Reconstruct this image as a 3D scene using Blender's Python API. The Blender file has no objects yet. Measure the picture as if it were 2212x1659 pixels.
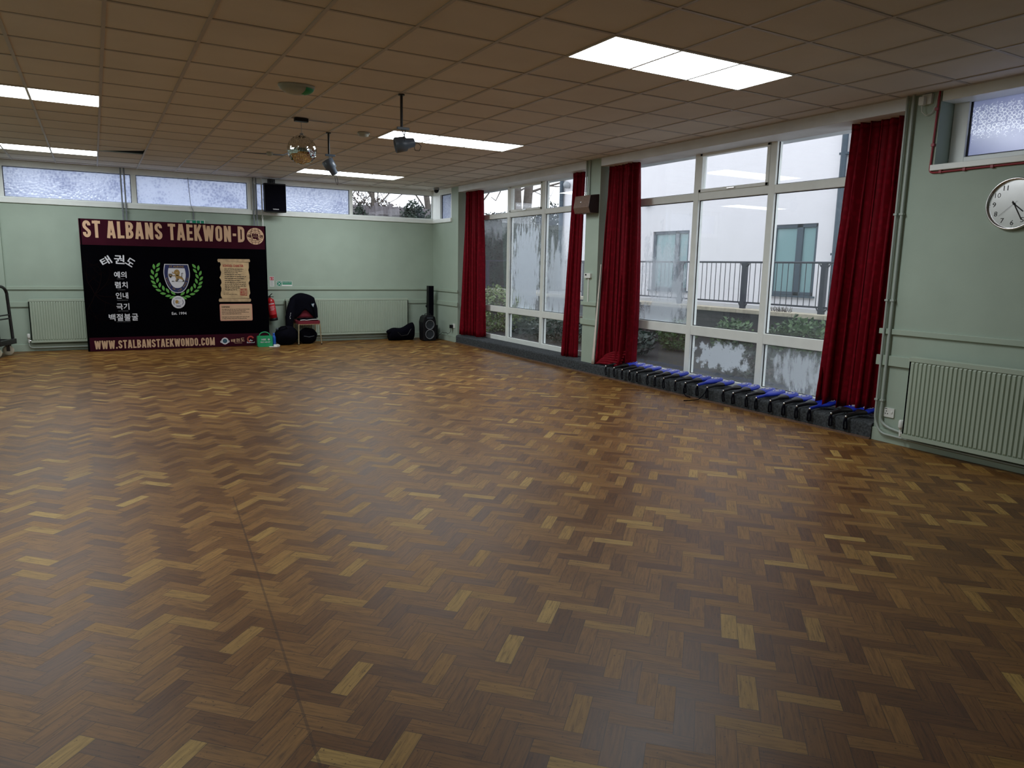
import bpy, math, random
from mathutils import Vector, Matrix, noise as mnoise

random.seed(7)
S = bpy.context.scene
COL = S.collection

# ------------------------------------------------------------------ camera, world, exposure
yaw, pitch, roll = .5258, .1629, .0191
EYE = Vector((0, 0, 1.585))
f0 = Vector((math.sin(yaw), math.cos(yaw), 0)); r0 = Vector((math.cos(yaw), -math.sin(yaw), 0)); u0 = Vector((0, 0, 1))
fw = f0*math.cos(pitch) - u0*math.sin(pitch); up = u0*math.cos(pitch) + f0*math.sin(pitch)
rt = r0*math.cos(roll) + up*math.sin(roll); uu = -r0*math.sin(roll) + up*math.cos(roll)
cd = bpy.data.cameras.new('camera'); cam = bpy.data.objects.new('camera', cd); COL.objects.link(cam)
cam.matrix_world = Matrix(((rt.x, uu.x, -fw.x, EYE.x), (rt.y, uu.y, -fw.y, EYE.y), (rt.z, uu.z, -fw.z, EYE.z), (0, 0, 0, 1)))
cd.sensor_width = 36; cd.lens = 1546/2212*36; cd.clip_start = .05; cd.clip_end = 300
S.camera = cam
wd = bpy.data.worlds.new('overcast_sky'); S.world = wd; wd.use_nodes = True
bg = wd.node_tree.nodes['Background']
bg.inputs[0].default_value = (.90, .93, 1.0, 1); bg.inputs[1].default_value = 1.40
S.view_settings.view_transform = 'Standard'; S.view_settings.look = 'None'
S.view_settings.gamma = 1; S.view_settings.use_curve_mapping = False
S.view_settings.exposure = 0.80
PANEL_POWER = 11.0

CEIL, FARY, WX, GX = 3.15, 14.62, 6.43, 6.80
LEFTX, BACKY = -3.1, -2.2
STEP = .16

# ------------------------------------------------------------------ materials
M = {}
def nt(name):
    m = bpy.data.materials.new(name); m.use_nodes = True; M[name] = m
    t = m.node_tree; t.nodes.clear()
    return m, t, t.nodes.new('ShaderNodeOutputMaterial')
def N(t, kind, **kw):
    n = t.nodes.new('ShaderNode'+kind)
    for k, v in kw.items(): setattr(n, k, v)
    return n
def c4(c): return (c[0], c[1], c[2], 1)
def ramp(t, fac, stops):
    r = N(t, 'ValToRGB'); e = r.color_ramp.elements
    while len(e) < len(stops): e.new(.5)
    for i, (p, c) in enumerate(stops): e[i].position = p; e[i].color = c4(c) if len(c) == 3 else c
    t.links.new(fac, r.inputs[0]); return r.outputs[0]
def math_(t, op, a, b=None, c=None):
    n = N(t, 'Math', operation=op)
    for i, v in enumerate((a, b, c)):
        if v is None: continue
        if hasattr(v, 'links'): t.links.new(v, n.inputs[i])
        else: n.inputs[i].default_value = v
    return n.outputs[0]
def simple(name, col, rough=.5, metal=0, var=.08, scale=12, bump=0, bscale=80, spec=.5, coat=0, stretch=None, sheen=0):
    m, t, out = nt(name); b = N(t, 'BsdfPrincipled'); t.links.new(b.outputs[0], out.inputs[0])
    tc = N(t, 'TexCoord'); vec = tc.outputs['Object']
    if stretch:
        mp = N(t, 'Mapping'); mp.inputs['Scale'].default_value = stretch; t.links.new(vec, mp.inputs[0]); vec = mp.outputs[0]
    nz = N(t, 'TexNoise'); nz.inputs['Scale'].default_value = scale; nz.inputs['Detail'].default_value = 4
    t.links.new(vec, nz.inputs['Vector'])
    lo = [max(0, x*(1-var)) for x in col]; hi = [min(1, x*(1+var)) for x in col]
    t.links.new(ramp(t, nz.outputs[0], [(.3, lo), (.7, hi)]), b.inputs['Base Color'])
    b.inputs['Roughness'].default_value = rough; b.inputs['Metallic'].default_value = metal
    b.inputs['Specular IOR Level'].default_value = spec; b.inputs['Coat Weight'].default_value = coat
    b.inputs['Sheen Weight'].default_value = sheen
    if bump:
        n2 = N(t, 'TexNoise'); n2.inputs['Scale'].default_value = bscale; t.links.new(vec, n2.inputs['Vector'])
        bp = N(t, 'Bump'); bp.inputs['Strength'].default_value = bump; bp.inputs['Distance'].default_value = .01
        t.links.new(n2.outputs[0], bp.inputs['Height']); t.links.new(bp.outputs[0], b.inputs['Normal'])
    return m
def emit(name, col, power):
    m, t, out = nt(name); e = N(t, 'Emission'); e.inputs[0].default_value = c4(col); e.inputs[1].default_value = power
    t.links.new(e.outputs[0], out.inputs[0]); return m

simple('sage_paint', (.36, .44, .362), .55, var=.04, scale=3, bump=.05, bscale=150, spec=.35)
simple('sage_gloss', (.36, .44, .355), .5, var=.03, scale=5)
simple('radiator_paint', (.39, .46, .37), .35, var=.03, scale=5)
simple('white_frame', (.86, .90, .86), .35, var=.04, scale=6)
simple('fascia_paint', (.80, .84, .88), .5, var=.05, scale=4)
simple('ceiling_tile', (.74, .69, .62), .9, var=.05, scale=1.7, bump=.12, bscale=90, spec=.2)
simple('tee_bar', (.50, .46, .42), .5, var=.03)
simple('void', (.02, .02, .02), .9)
simple('carpet', (.060, .066, .070), .95, var=.5, scale=45, bump=.5, bscale=260, spec=.1)
simple('black_plastic', (.005, .005, .007), .45, var=.2, spec=.3)
simple('black_cloth', (.002, .002, .005), .9, var=.3, scale=30, bump=.3, bscale=200, spec=.08)
simple('black_metal', (.015, .015, .016), .35, var=.2)
simple('grey_mesh', (.035, .045, .055), .5, var=.3, scale=60)
simple('white_plastic', (.72, .74, .70), .4, var=.03)
simple('off_white', (.70, .70, .66), .5, var=.05)
simple('red_steel', (.38, .006, .010), .28, var=.08)
simple('red_cable', (.28, .01, .02), .4, var=.1)
simple('green_plastic', (.015, .32, .12), .4, var=.05)
simple('green_sign', (.01, .26, .14), .4, var=.03)
simple('sign_red', (.55, .03, .04), .4)
simple('blue_bottle', (.01, .09, .42), .3, var=.05)
simple('paddle_blue', (.012, .035, .42), .38, var=.1, scale=20, spec=.5)
simple('paddle_black', (.010, .010, .011), .4, var=.2)
simple('silver', (.72, .72, .72), .25, metal=1, var=.05)
simple('brass_leg', (.62, .52, .34), .3, metal=.9, var=.05)
simple('maroon_fabric', (.17, .010, .022), .85, var=.15, scale=60, bump=.3, bscale=300)
simple('dark_wood', (.14, .085, .06), .4, var=.25, scale=5, stretch=(1, 8, 8))
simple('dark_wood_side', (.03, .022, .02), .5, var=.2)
simple('wheel_rubber', (.55, .52, .40), .6)
simple('render_white', (.80, .78, .80), .85, var=.02, scale=2, bump=.05)
simple('anthracite', (.035, .06, .085), .4, var=.1)
simple('rail_paint', (.016, .018, .032), .4, var=.1)
simple('coping_stone', (.50, .44, .33), .85, var=.2, scale=9, bump=.2)
simple('soil', (.012, .012, .010), .95, var=.4, scale=20, bump=.4, bscale=40)
simple('paving', (.35, .34, .32), .85, var=.12, scale=6)
simple('leaf_mid', (.06, .12, .035), .5, var=.6, scale=9)
simple('leaf_pale', (.16, .22, .08), .5, var=.5, scale=9)
simple('leaf_dark', (.018, .035, .022), .55, var=.6, scale=5)
simple('leaf_brown', (.10, .075, .07), .7, var=.4, scale=5)
simple('bark', (.12, .10, .085), .9, var=.3, scale=9, bump=.4)
simple('fence_wood', (.20, .18, .19), .9, var=.2, scale=6, stretch=(8, 8, 1))
simple('banner_cloth', (.0007, .0006, .0016), .9, var=.3, scale=3, spec=.03)
simple('band_maroon', (.034, .0035, .010), .8, var=.12, scale=4, spec=.08)
simple('print_cream', (.56, .36, .22), .7, var=.05, scale=4)
simple('print_white', (.62, .62, .66), .7, var=.03)
simple('print_grey', (.20, .20, .22), .7)
simple('print_green', (.10, .33, .055), .7, var=.06)
simple('print_navy', (.008, .014, .085), .7)
simple('print_gold', (.30, .18, .05), .7, var=.3, scale=40)
simple('print_parchment', (.52, .37, .20), .7, var=.22, scale=9)
simple('print_roll', (.46, .32, .18), .7, var=.25, scale=12)
simple('print_ink', (.012, .009, .008), .7)
simple('print_red', (.40, .035, .03), .7)
simple('print_teal', (.03, .09, .13), .7)
simple('print_pink', (.60, .26, .20), .7)
simple('lamp_grey', (.30, .32, .34), .4, var=.05)
simple('blue_grey_lamp', (.10, .13, .17), .35, var=.1)
simple('dome_white', (.42, .45, .40), .35, var=.05)
simple('clock_face', (.62, .66, .68), .5, var=.02)
simple('lining', (.70, .62, .55), .8)
simple('conduit_paint', (.36, .41, .37), .35, var=.04)
simple('grey_conduit', (.20, .22, .24), .35, var=.05)
emit('lit_panel', (.90, .96, 1.0), PANEL_POWER)
m = simple('mirror_tile', (.80, .82, .80), .05, metal=1, var=.10, scale=30)

# red damask curtain
m, t, out = nt('curtain_red'); b = N(t, 'BsdfPrincipled'); t.links.new(b.outputs[0], out.inputs[0])
tc = N(t, 'TexCoord'); v = N(t, 'TexVoronoi'); v.inputs['Scale'].default_value = 16; t.links.new(tc.outputs['Object'], v.inputs['Vector'])
t.links.new(ramp(t, v.outputs['Distance'], [(.25, (.20, .0014, .010)), (.45, (.15, .0008, .007))]), b.inputs['Base Color'])
b.inputs['Roughness'].default_value = .65; b.inputs['Specular IOR Level'].default_value = .12

# herringbone block floor: UV holds metres inside each block, 'tone' is a random number per block
m, t, out = nt('parquet'); b = N(t, 'BsdfPrincipled'); t.links.new(b.outputs[0], out.inputs[0])
BL, BW = .228, .0705
uv = N(t, 'UVMap'); uv.uv_map = 'block'; sx = N(t, 'SeparateXYZ'); t.links.new(uv.outputs[0], sx.inputs[0])
at = N(t, 'Attribute'); at.attribute_name = 'tone'; tone = at.outputs['Fac']
cx = N(t, 'CombineXYZ'); t.links.new(math_(t, 'MULTIPLY', sx.outputs[0], 9), cx.inputs[0]); t.links.new(math_(t, 'MULTIPLY', sx.outputs[1], 110), cx.inputs[1])
t.links.new(math_(t, 'MULTIPLY', tone, 317), cx.inputs[2])
g = N(t, 'TexNoise'); g.inputs['Scale'].default_value = 1; g.inputs['Detail'].default_value = 5; g.inputs['Distortion'].default_value = .6; t.links.new(cx.outputs[0], g.inputs['Vector'])
tc = N(t, 'TexCoord')
big = N(t, 'TexNoise'); big.inputs['Scale'].default_value = .35; big.inputs['Detail'].default_value = 3; t.links.new(tc.outputs['Object'], big.inputs['Vector'])
base = ramp(t, tone, [(0, (.105, .041, .008)), (.18, (.155, .067, .014)), (.55, (.205, .095, .021)), (.82, (.240, .118, .027)), (.95, (.300, .170, .040)), (1, (.385, .245, .066))])
grain = ramp(t, g.outputs[0], [(.28, (.52, .50, .48)), (.5, (.95, .95, .95)), (.72, (1.18, 1.18, 1.18))])
mx = N(t, 'MixRGB', blend_type='MULTIPLY'); mx.inputs[0].default_value = 1; t.links.new(base, mx.inputs[1]); t.links.new(grain, mx.inputs[2])
mx2 = N(t, 'MixRGB', blend_type='MULTIPLY'); mx2.inputs[0].default_value = 1; t.links.new(mx.outputs[0], mx2.inputs[1])
t.links.new(ramp(t, big.outputs[0], [(.3, (.82, .80, .78)), (.7, (1.1, 1.1, 1.1))]), mx2.inputs[2])
# specks of wear
sp = N(t, 'TexNoise'); sp.inputs['Scale'].default_value = 75; sp.inputs['Detail'].default_value = 2; t.links.new(tc.outputs['Object'], sp.inputs['Vector'])
mx3 = N(t, 'MixRGB', blend_type='MULTIPLY'); mx3.inputs[0].default_value = 1; t.links.new(mx2.outputs[0], mx3.inputs[1])
t.links.new(ramp(t, sp.outputs[0], [(.27, (.35, .32, .3)), (.34, (1, 1, 1))]), mx3.inputs[2])
# joints
eu = math_(t, 'MINIMUM', sx.outputs[0], math_(t, 'SUBTRACT', BL, sx.outputs[0]))
ev = math_(t, 'MINIMUM', sx.outputs[1], math_(t, 'SUBTRACT', BW, sx.outputs[1]))
jt = math_(t, 'LESS_THAN', math_(t, 'MINIMUM', eu, ev), .0011)
mx4 = N(t, 'MixRGB'); t.links.new(math_(t, 'MULTIPLY', jt, .8), mx4.inputs[0]); t.links.new(mx3.outputs[0], mx4.inputs[1]); mx4.inputs[2].default_value = (.015, .008, .005, 1)
so = N(t, 'SeparateXYZ'); t.links.new(tc.outputs['Object'], so.inputs[0])
dx_ = math_(t, 'ABSOLUTE', math_(t, 'SUBTRACT', so.outputs[0], math_(t, 'ADD', .383, math_(t, 'MULTIPLY', so.outputs[1], .0672))))
sc_ = math_(t, 'MULTIPLY', math_(t, 'LESS_THAN', dx_, .005), math_(t, 'MULTIPLY', math_(t, 'GREATER_THAN', so.outputs[1], 1.9), math_(t, 'LESS_THAN', so.outputs[1], 5.0)))
mx5 = N(t, 'MixRGB'); t.links.new(math_(t, 'MULTIPLY', sc_, math_(t, 'MULTIPLY', big.outputs[0], .9)), mx5.inputs[0]); t.links.new(mx4.outputs[0], mx5.inputs[1]); mx5.inputs[2].default_value = (.03, .014, .006, 1)
t.links.new(mx5.outputs[0], b.inputs['Base Color'])
rr = N(t, 'MapRange'); t.links.new(big.outputs[0], rr.inputs[0]); rr.inputs[1].default_value = .3; rr.inputs[2].default_value = .7; rr.inputs[3].default_value = .38; rr.inputs[4].default_value = .48
t.links.new(math_(t, 'ADD', rr.outputs[0], math_(t, 'MULTIPLY', tone, .08)), b.inputs['Roughness'])
bp = N(t, 'Bump'); bp.inputs['Strength'].default_value = .08; bp.inputs['Distance'].default_value = .002
t.links.new(math_(t, 'SUBTRACT', g.outputs[0], math_(t, 'MULTIPLY', jt, 1.5)), bp.inputs['Height']); t.links.new(bp.outputs[0], b.inputs['Normal'])
b.inputs['Specular IOR Level'].default_value = .32

# brick
m, t, out = nt('brick'); b = N(t, 'BsdfPrincipled'); t.links.new(b.outputs[0], out.inputs[0])
tc = N(t, 'TexCoord'); mp = N(t, 'Mapping'); mp.inputs['Rotation'].default_value = (math.pi/2, 0, math.pi/2); t.links.new(tc.outputs['Object'], mp.inputs[0])
sxx = N(t, 'SeparateXYZ'); t.links.new(tc.outputs['Object'], sxx.inputs[0]); cxx = N(t, 'CombineXYZ'); t.links.new(sxx.outputs[1], cxx.inputs[0]); t.links.new(sxx.outputs[2], cxx.inputs[1])
br = N(t, 'TexBrick'); br.inputs['Scale'].default_value = 1; br.inputs['Brick Width'].default_value = .225; br.inputs['Row Height'].default_value = .075; br.inputs['Mortar Size'].default_value = .006
br.inputs['Color1'].default_value = (.055, .048, .045, 1); br.inputs['Color2'].default_value = (.035, .03, .03, 1); br.inputs['Mortar'].default_value = (.02, .018, .018, 1)
t.links.new(cxx.outputs[0], br.inputs['Vector']); t.links.new(br.outputs[0], b.inputs['Base Color']); b.inputs['Roughness'].default_value = .9

def arch_glass(t, tint=(.93, .95, .96)):
    tr = N(t, 'BsdfTransparent'); tr.inputs[0].default_value = c4(tint)
    gl = N(t, 'BsdfGlossy'); gl.inputs['Roughness'].default_value = .0
    fr = N(t, 'Fresnel'); ge = N(t, 'NewGeometry'); t.links.new(math_(t, 'SUBTRACT', 1.45, math_(t, 'MULTIPLY', ge.outputs['Backfacing'], 1.45-1/1.45)), fr.inputs[0])
    mx = N(t, 'MixShader'); t.links.new(math_(t, 'MULTIPLY', fr.outputs[0], 1.15), mx.inputs[0]); t.links.new(tr.outputs[0], mx.inputs[1]); t.links.new(gl.outputs[0], mx.inputs[2])
    return mx.outputs[0]
m, t, out = nt('clear_glass'); t.links.new(arch_glass(t), out.inputs[0])
m, t, out = nt('tinted_glass'); b = N(t, 'BsdfPrincipled'); b.inputs['Base Color'].default_value = (.22, .36, .37, 1); b.inputs['Roughness'].default_value = .08
t.links.new(b.outputs[0], out.inputs[0])

def obscured(name, scale, axis, lo, hi, ring=False):
    m, t, out = nt(name)
    tc = N(t, 'TexCoord'); v = N(t, 'TexVoronoi'); v.inputs['Scale'].default_value = scale
    if ring: v.feature = 'DISTANCE_TO_EDGE'
    t.links.new(tc.outputs['Object'], v.inputs['Vector'])
    nz = N(t, 'TexNoise'); nz.inputs['Scale'].default_value = 2.2; nz.inputs['Detail'].default_value = 5; t.links.new(tc.outputs['Object'], nz.inputs['Vector'])
    d = math_(t, 'ADD', math_(t, 'MULTIPLY', v.outputs[0], .5 if not ring else 1.6), math_(t, 'MULTIPLY', nz.outputs[0], .9))
    col = ramp(t, d, [(.35, lo), (.75, hi)])
    tl = N(t, 'BsdfTranslucent'); t.links.new(col, tl.inputs[0])
    gl = N(t, 'BsdfGlossy'); gl.inputs['Roughness'].default_value = .18
    bp = N(t, 'Bump'); bp.inputs['Strength'].default_value = .6; bp.inputs['Distance'].default_value = .01; t.links.new(v.outputs[0], bp.inputs['Height'])
    for s in (tl, gl): t.links.new(bp.outputs[0], s.inputs['Normal'])
    a = N(t, 'MixShader'); a.inputs[0].default_value = .06; t.links.new(tl.outputs[0], a.inputs[1]); t.links.new(gl.outputs[0], a.inputs[2])
    t.links.new(a.outputs[0], out.inputs[0])
obscured('obscured_glass', 24, 0, (.42, .46, .60), (.66, .70, .80))
m, t, out = nt('patterned_glass'); tc = N(t, 'TexCoord')
v = N(t, 'TexVoronoi'); v.inputs['Scale'].default_value = 26; v.inputs['Randomness'].default_value = .35; t.links.new(tc.outputs['Object'], v.inputs['Vector'])
ring = math_(t, 'LESS_THAN', math_(t, 'ABSOLUTE', math_(t, 'SUBTRACT', v.outputs['Distance'], .40)), .07)
n1 = N(t, 'TexNoise'); n1.inputs['Scale'].default_value = 60; t.links.new(tc.outputs['Object'], n1.inputs['Vector'])
n2 = N(t, 'TexNoise'); n2.inputs['Scale'].default_value = 1.6; n2.inputs['Detail'].default_value = 3; t.links.new(tc.outputs['Object'], n2.inputs['Vector'])
sz = N(t, 'SeparateXYZ'); t.links.new(tc.outputs['Object'], sz.inputs[0])
band = math_(t, 'SUBTRACT', 1.0, math_(t, 'MULTIPLY', math_(t, 'ABSOLUTE', math_(t, 'SUBTRACT', sz.outputs[2], .40)), 5.0))
mk = math_(t, 'GREATER_THAN', math_(t, 'ADD', math_(t, 'MULTIPLY', band, .55), math_(t, 'MULTIPLY', n1.outputs[0], .7)), .58)
f_ = math_(t, 'MULTIPLY', ring, mk)  # rings whitened within the band: room-light reflection painted into the glass colour
cm = N(t, 'MixRGB'); t.links.new(f_, cm.inputs[0]); t.links.new(ramp(t, n2.outputs[0], [(.3, (.40, .43, .56)), (.7, (.52, .54, .68))]), cm.inputs[1]); cm.inputs[2].default_value = (.95, .97, 1, 1)
tl = N(t, 'BsdfTranslucent'); t.links.new(cm.outputs[0], tl.inputs[0]); gl = N(t, 'BsdfGlossy'); gl.inputs['Roughness'].default_value = .2
a_ = N(t, 'MixShader'); a_.inputs[0].default_value = .06; t.links.new(tl.outputs[0], a_.inputs[1]); t.links.new(gl.outputs[0], a_.inputs[2]); t.links.new(a_.outputs[0], out.inputs[0])

def misted(name, cy, cz, ry, rz, base, amount, edge=.25, streak=9, vs=2.4):
    """glass with condensation: a drift of droplets centred at (cy, cz) that thins out towards ry, rz"""
    m, t, out = nt(name); tc = N(t, 'TexCoord'); s = N(t, 'SeparateXYZ'); t.links.new(tc.outputs['Object'], s.inputs[0])
    cb = N(t, 'CombineXYZ'); t.links.new(math_(t, 'MULTIPLY', s.outputs[1], streak), cb.inputs[0]); t.links.new(math_(t, 'MULTIPLY', s.outputs[2], vs), cb.inputs[1])
    n1 = N(t, 'TexNoise'); n1.inputs['Scale'].default_value = 1.0; n1.inputs['Detail'].default_value = 7; n1.inputs['Roughness'].default_value = .65; t.links.new(cb.outputs[0], n1.inputs['Vector'])
    dy = math_(t, 'DIVIDE', math_(t, 'SUBTRACT', s.outputs[1], cy), ry); dz = math_(t, 'DIVIDE', math_(t, 'SUBTRACT', s.outputs[2], cz), rz)
    d = math_(t, 'SQRT', math_(t, 'ADD', math_(t, 'POWER', math_(t, 'ABSOLUTE', dy), 3), math_(t, 'POWER', math_(t, 'ABSOLUTE', dz), 3)))
    k = math_(t, 'SUBTRACT', math_(t, 'SUBTRACT', math_(t, 'MULTIPLY', n1.outputs[0], 3.6), .8), d)
    mr = N(t, 'MapRange'); t.links.new(k, mr.inputs[0]); mr.inputs[1].default_value = .1; mr.inputs[2].default_value = .1+edge; mr.inputs[3].default_value = base; mr.inputs[4].default_value = amount
    tl = N(t, 'BsdfTranslucent'); tl.inputs[0].default_value = (.80, .86, .90, 1)
    df = N(t, 'BsdfDiffuse'); df.inputs[0].default_value = (.35, .40, .42, 1)
    ad = N(t, 'MixShader'); ad.inputs[0].default_value = .2; t.links.new(tl.outputs[0], ad.inputs[1]); t.links.new(df.outputs[0], ad.inputs[2])
    mx = N(t, 'MixShader'); t.links.new(mr.outputs[0], mx.inputs[0]); t.links.new(arch_glass(t), mx.inputs[1]); t.links.new(ad.outputs[0], mx.inputs[2])
    t.links.new(mx.outputs[0], out.inputs[0])

# ------------------------------------------------------------------ mesh building
class MB:
    def __init__(s): s.v = []; s.f = []; s.m = []; s.sm = []
    def add(s, vs, fs, mi=0, smooth=False, mat=None):
        o = len(s.v)
        s.v += [tuple(mat @ Vector(p)) if mat else tuple(p) for p in vs]
        for f in fs: s.f.append([i+o for i in f]); s.m.append(mi); s.sm.append(smooth)
        return s
    def box(s, a, b, mi=0, mat=None):
        x0, y0, z0 = [min(a[i], b[i]) for i in range(3)]; x1, y1, z1 = [max(a[i], b[i]) for i in range(3)]
        vs = [(x0, y0, z0), (x1, y0, z0), (x1, y1, z0), (x0, y1, z0), (x0, y0, z1), (x1, y0, z1), (x1, y1, z1), (x0, y1, z1)]
        return s.add(vs, [(3, 2, 1, 0), (4, 5, 6, 7), (0, 1, 5, 4), (1, 2, 6, 5), (2, 3, 7, 6), (3, 0, 4, 7)], mi, False, mat)
    def rbox(s, a, b, r=.01, mi=0, mat=None, axis=2, n=4):
        """box with its edges along one axis rounded"""
        lo = [min(a[i], b[i]) for i in range(3)]; hi = [max(a[i], b[i]) for i in range(3)]
        i, j = [(1, 2), (2, 0), (0, 1)][axis]
        pts = []
        for cx_, cy_, a0 in ((hi[i]-r, hi[j]-r, 0), (lo[i]+r, hi[j]-r, 90), (lo[i]+r, lo[j]+r, 180), (hi[i]-r, lo[j]+r, 270)):
            for k in range(n+1):
                an = math.radians(a0+90*k/n); pts.append((cx_+r*math.cos(an), cy_+r*math.sin(an)))
        vs = []
        for w in (lo[axis], hi[axis]):
            for p in pts:
                q = [0, 0, 0]; q[i] = p[0]; q[j] = p[1]; q[axis] = w; vs.append(q)
        L = len(pts); fs = [tuple(range(L-1, -1, -1)), tuple(range(L, 2*L))]
        s.add(vs, fs, mi, False, mat); s.add(vs, [(k, (k+1) % L, L+(k+1) % L, L+k) for k in range(L)], mi, True, mat)
        return s
    def tube(s, pts, r, n=8, mi=0, cap=True, rs=None, mat=None):
        pts = [Vector(p) for p in pts]; vs = []; T0 = None; nrm = None
        for i, p in enumerate(pts):
            T = ((pts[min(i+1, len(pts)-1)]-p).normalized() + (p-pts[max(i-1, 0)]).normalized())
            T = T.normalized() if T.length > 1e-6 else Vector((0, 0, 1))
            if nrm is None: nrm = T.orthogonal().normalized()
            else:
                nrm = nrm - T*nrm.dot(T); nrm = nrm.normalized() if nrm.length > 1e-6 else T.orthogonal().normalized()
            bn = T.cross(nrm); R = rs[i] if rs else r
            for k in range(n):
                a = 2*math.pi*k/n; vs.append(p + nrm*(R*math.cos(a)) + bn*(R*math.sin(a)))
        fs = [(i*n+k, i*n+(k+1) % n, (i+1)*n+(k+1) % n, (i+1)*n+k) for i in range(len(pts)-1) for k in range(n)]
        s.add(vs, fs, mi, True, mat)
        if cap: s.add(vs[:n], [tuple(range(n-1, -1, -1))], mi, False, mat); s.add(vs[-n:], [tuple(range(n))], mi, False, mat)
        return s
    def lathe(s, prof, c=(0, 0, 0), n=24, mi=0, mat=None, smooth=True, sx=1, sy=1):
        vs = [(c[0]+r*sx*math.cos(2*math.pi*k/n), c[1]+r*sy*math.sin(2*math.pi*k/n), c[2]+z) for r, z in prof for k in range(n)]
        fs = [(i*n+k, i*n+(k+1) % n, (i+1)*n+(k+1) % n, (i+1)*n+k) for i in range(len(prof)-1) for k in range(n)]
        s.add(vs, fs, mi, smooth, mat)
        if prof[0][0] > 1e-5: s.add(vs[:n], [tuple(range(n-1, -1, -1))], mi, False, mat)
        if prof[-1][0] > 1e-5: s.add(vs[-n:], [tuple(range(n))], mi, False, mat)
        return s
    def grid(s, fn, nu, nv, mi=0, smooth=True, mat=None, closed=False):
        vs = [fn(i/nu, j/nv) for j in range(nv+1) for i in range(nu+1)]
        w = nu+1
        return s.add(vs, [(j*w+i, j*w+i+1, (j+1)*w+i+1, (j+1)*w+i) for j in range(nv) for i in range(nu)], mi, smooth, mat)
    def poly(s, pts, mi=0, mat=None): return s.add(pts, [tuple(range(len(pts)))], mi, False, mat)
    def prism(s, pts, d, mi=0, mat=None):
        """flat outline in local xy, thickened along local z from 0 to d"""
        L = len(pts); vs = [(p[0], p[1], 0) for p in pts]+[(p[0], p[1], d) for p in pts]
        return s.add(vs, [tuple(range(L-1, -1, -1)), tuple(range(L, 2*L))]+[(k, (k+1) % L, L+(k+1) % L, L+k) for k in range(L)], mi, False, mat)
    def blob(s, c, r, n=16, m=10, mi=0, amp=0, freq=2, seed=0, flat=False):
        def fn(u, v):
            a = 2*math.pi*u; b_ = math.pi*(v-.5); d = Vector((math.cos(a)*math.cos(b_), math.sin(a)*math.cos(b_), math.sin(b_)))
            k = 1+amp*mnoise.noise(d*freq+Vector((seed*7.3, seed*3.1, 0)))
            p = Vector((c[0]+d.x*r[0]*k, c[1]+d.y*r[1]*k, c[2]+d.z*r[2]*k))
            return p
        return s.grid(fn, n, m, mi)
    def build(s, name, mats, parent=None, bevel=0, solid=0):
        me = bpy.data.meshes.new(name)
        off = OFF.get(parent.name, Vector((0, 0, 0))) if parent else Vector((0, 0, 0))
        me.from_pydata([tuple(Vector(p)-off) for p in s.v], [], s.f)
        if isinstance(mats, str): mats = [mats]
        for k in mats: me.materials.append(M[k])
        me.polygons.foreach_set('material_index', s.m); me.polygons.foreach_set('use_smooth', s.sm)
        me.update()
        o = bpy.data.objects.new(name, me); COL.objects.link(o)
        if parent: o.parent = parent
        OFF[o.name] = off
        if bevel:
            md = o.modifiers.new('bevel', 'BEVEL'); md.width = bevel; md.segments = 2; md.limit_method = 'ANGLE'; md.angle_limit = math.radians(50)
        if solid:
            md = o.modifiers.new('thickness', 'SOLIDIFY'); md.thickness = solid; md.offset = 0
        return o
OFF = {}
def tag(o, label=None, cat=None, group=None, kind=None):
    if label: o['label'] = label
    if cat: o['category'] = cat
    if group: o['group'] = group
    if kind: o['kind'] = kind
    return o
def thing(name, label, cat, loc=(0, 0, 0), group=None):
    o = bpy.data.objects.new(name, None); COL.objects.link(o); o.location = loc; o.empty_display_size = .1
    OFF[o.name] = Vector(loc); return tag(o, label, cat, group)
def struct(name, mb, mats, label=None, bevel=0): return tag(mb.build(name, mats, None, bevel), label, None, None, 'structure')
def copy_tree(root, loc, label=None, rotz=None):
    r = root.copy(); COL.objects.link(r); r.location = loc
    if rotz is not None: r.rotation_euler = (0, 0, rotz)
    if label: r['label'] = label
    for ch in root.children:
        c = ch.copy(); COL.objects.link(c); c.parent = r
        for g_ in ch.children:
            d = g_.copy(); COL.objects.link(d); d.parent = c
    return r
def single(mb, name, mats, label, cat, group=None, bevel=0, solid=0): return tag(mb.build(name, mats, None, bevel, solid), label, cat, group)

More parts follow.
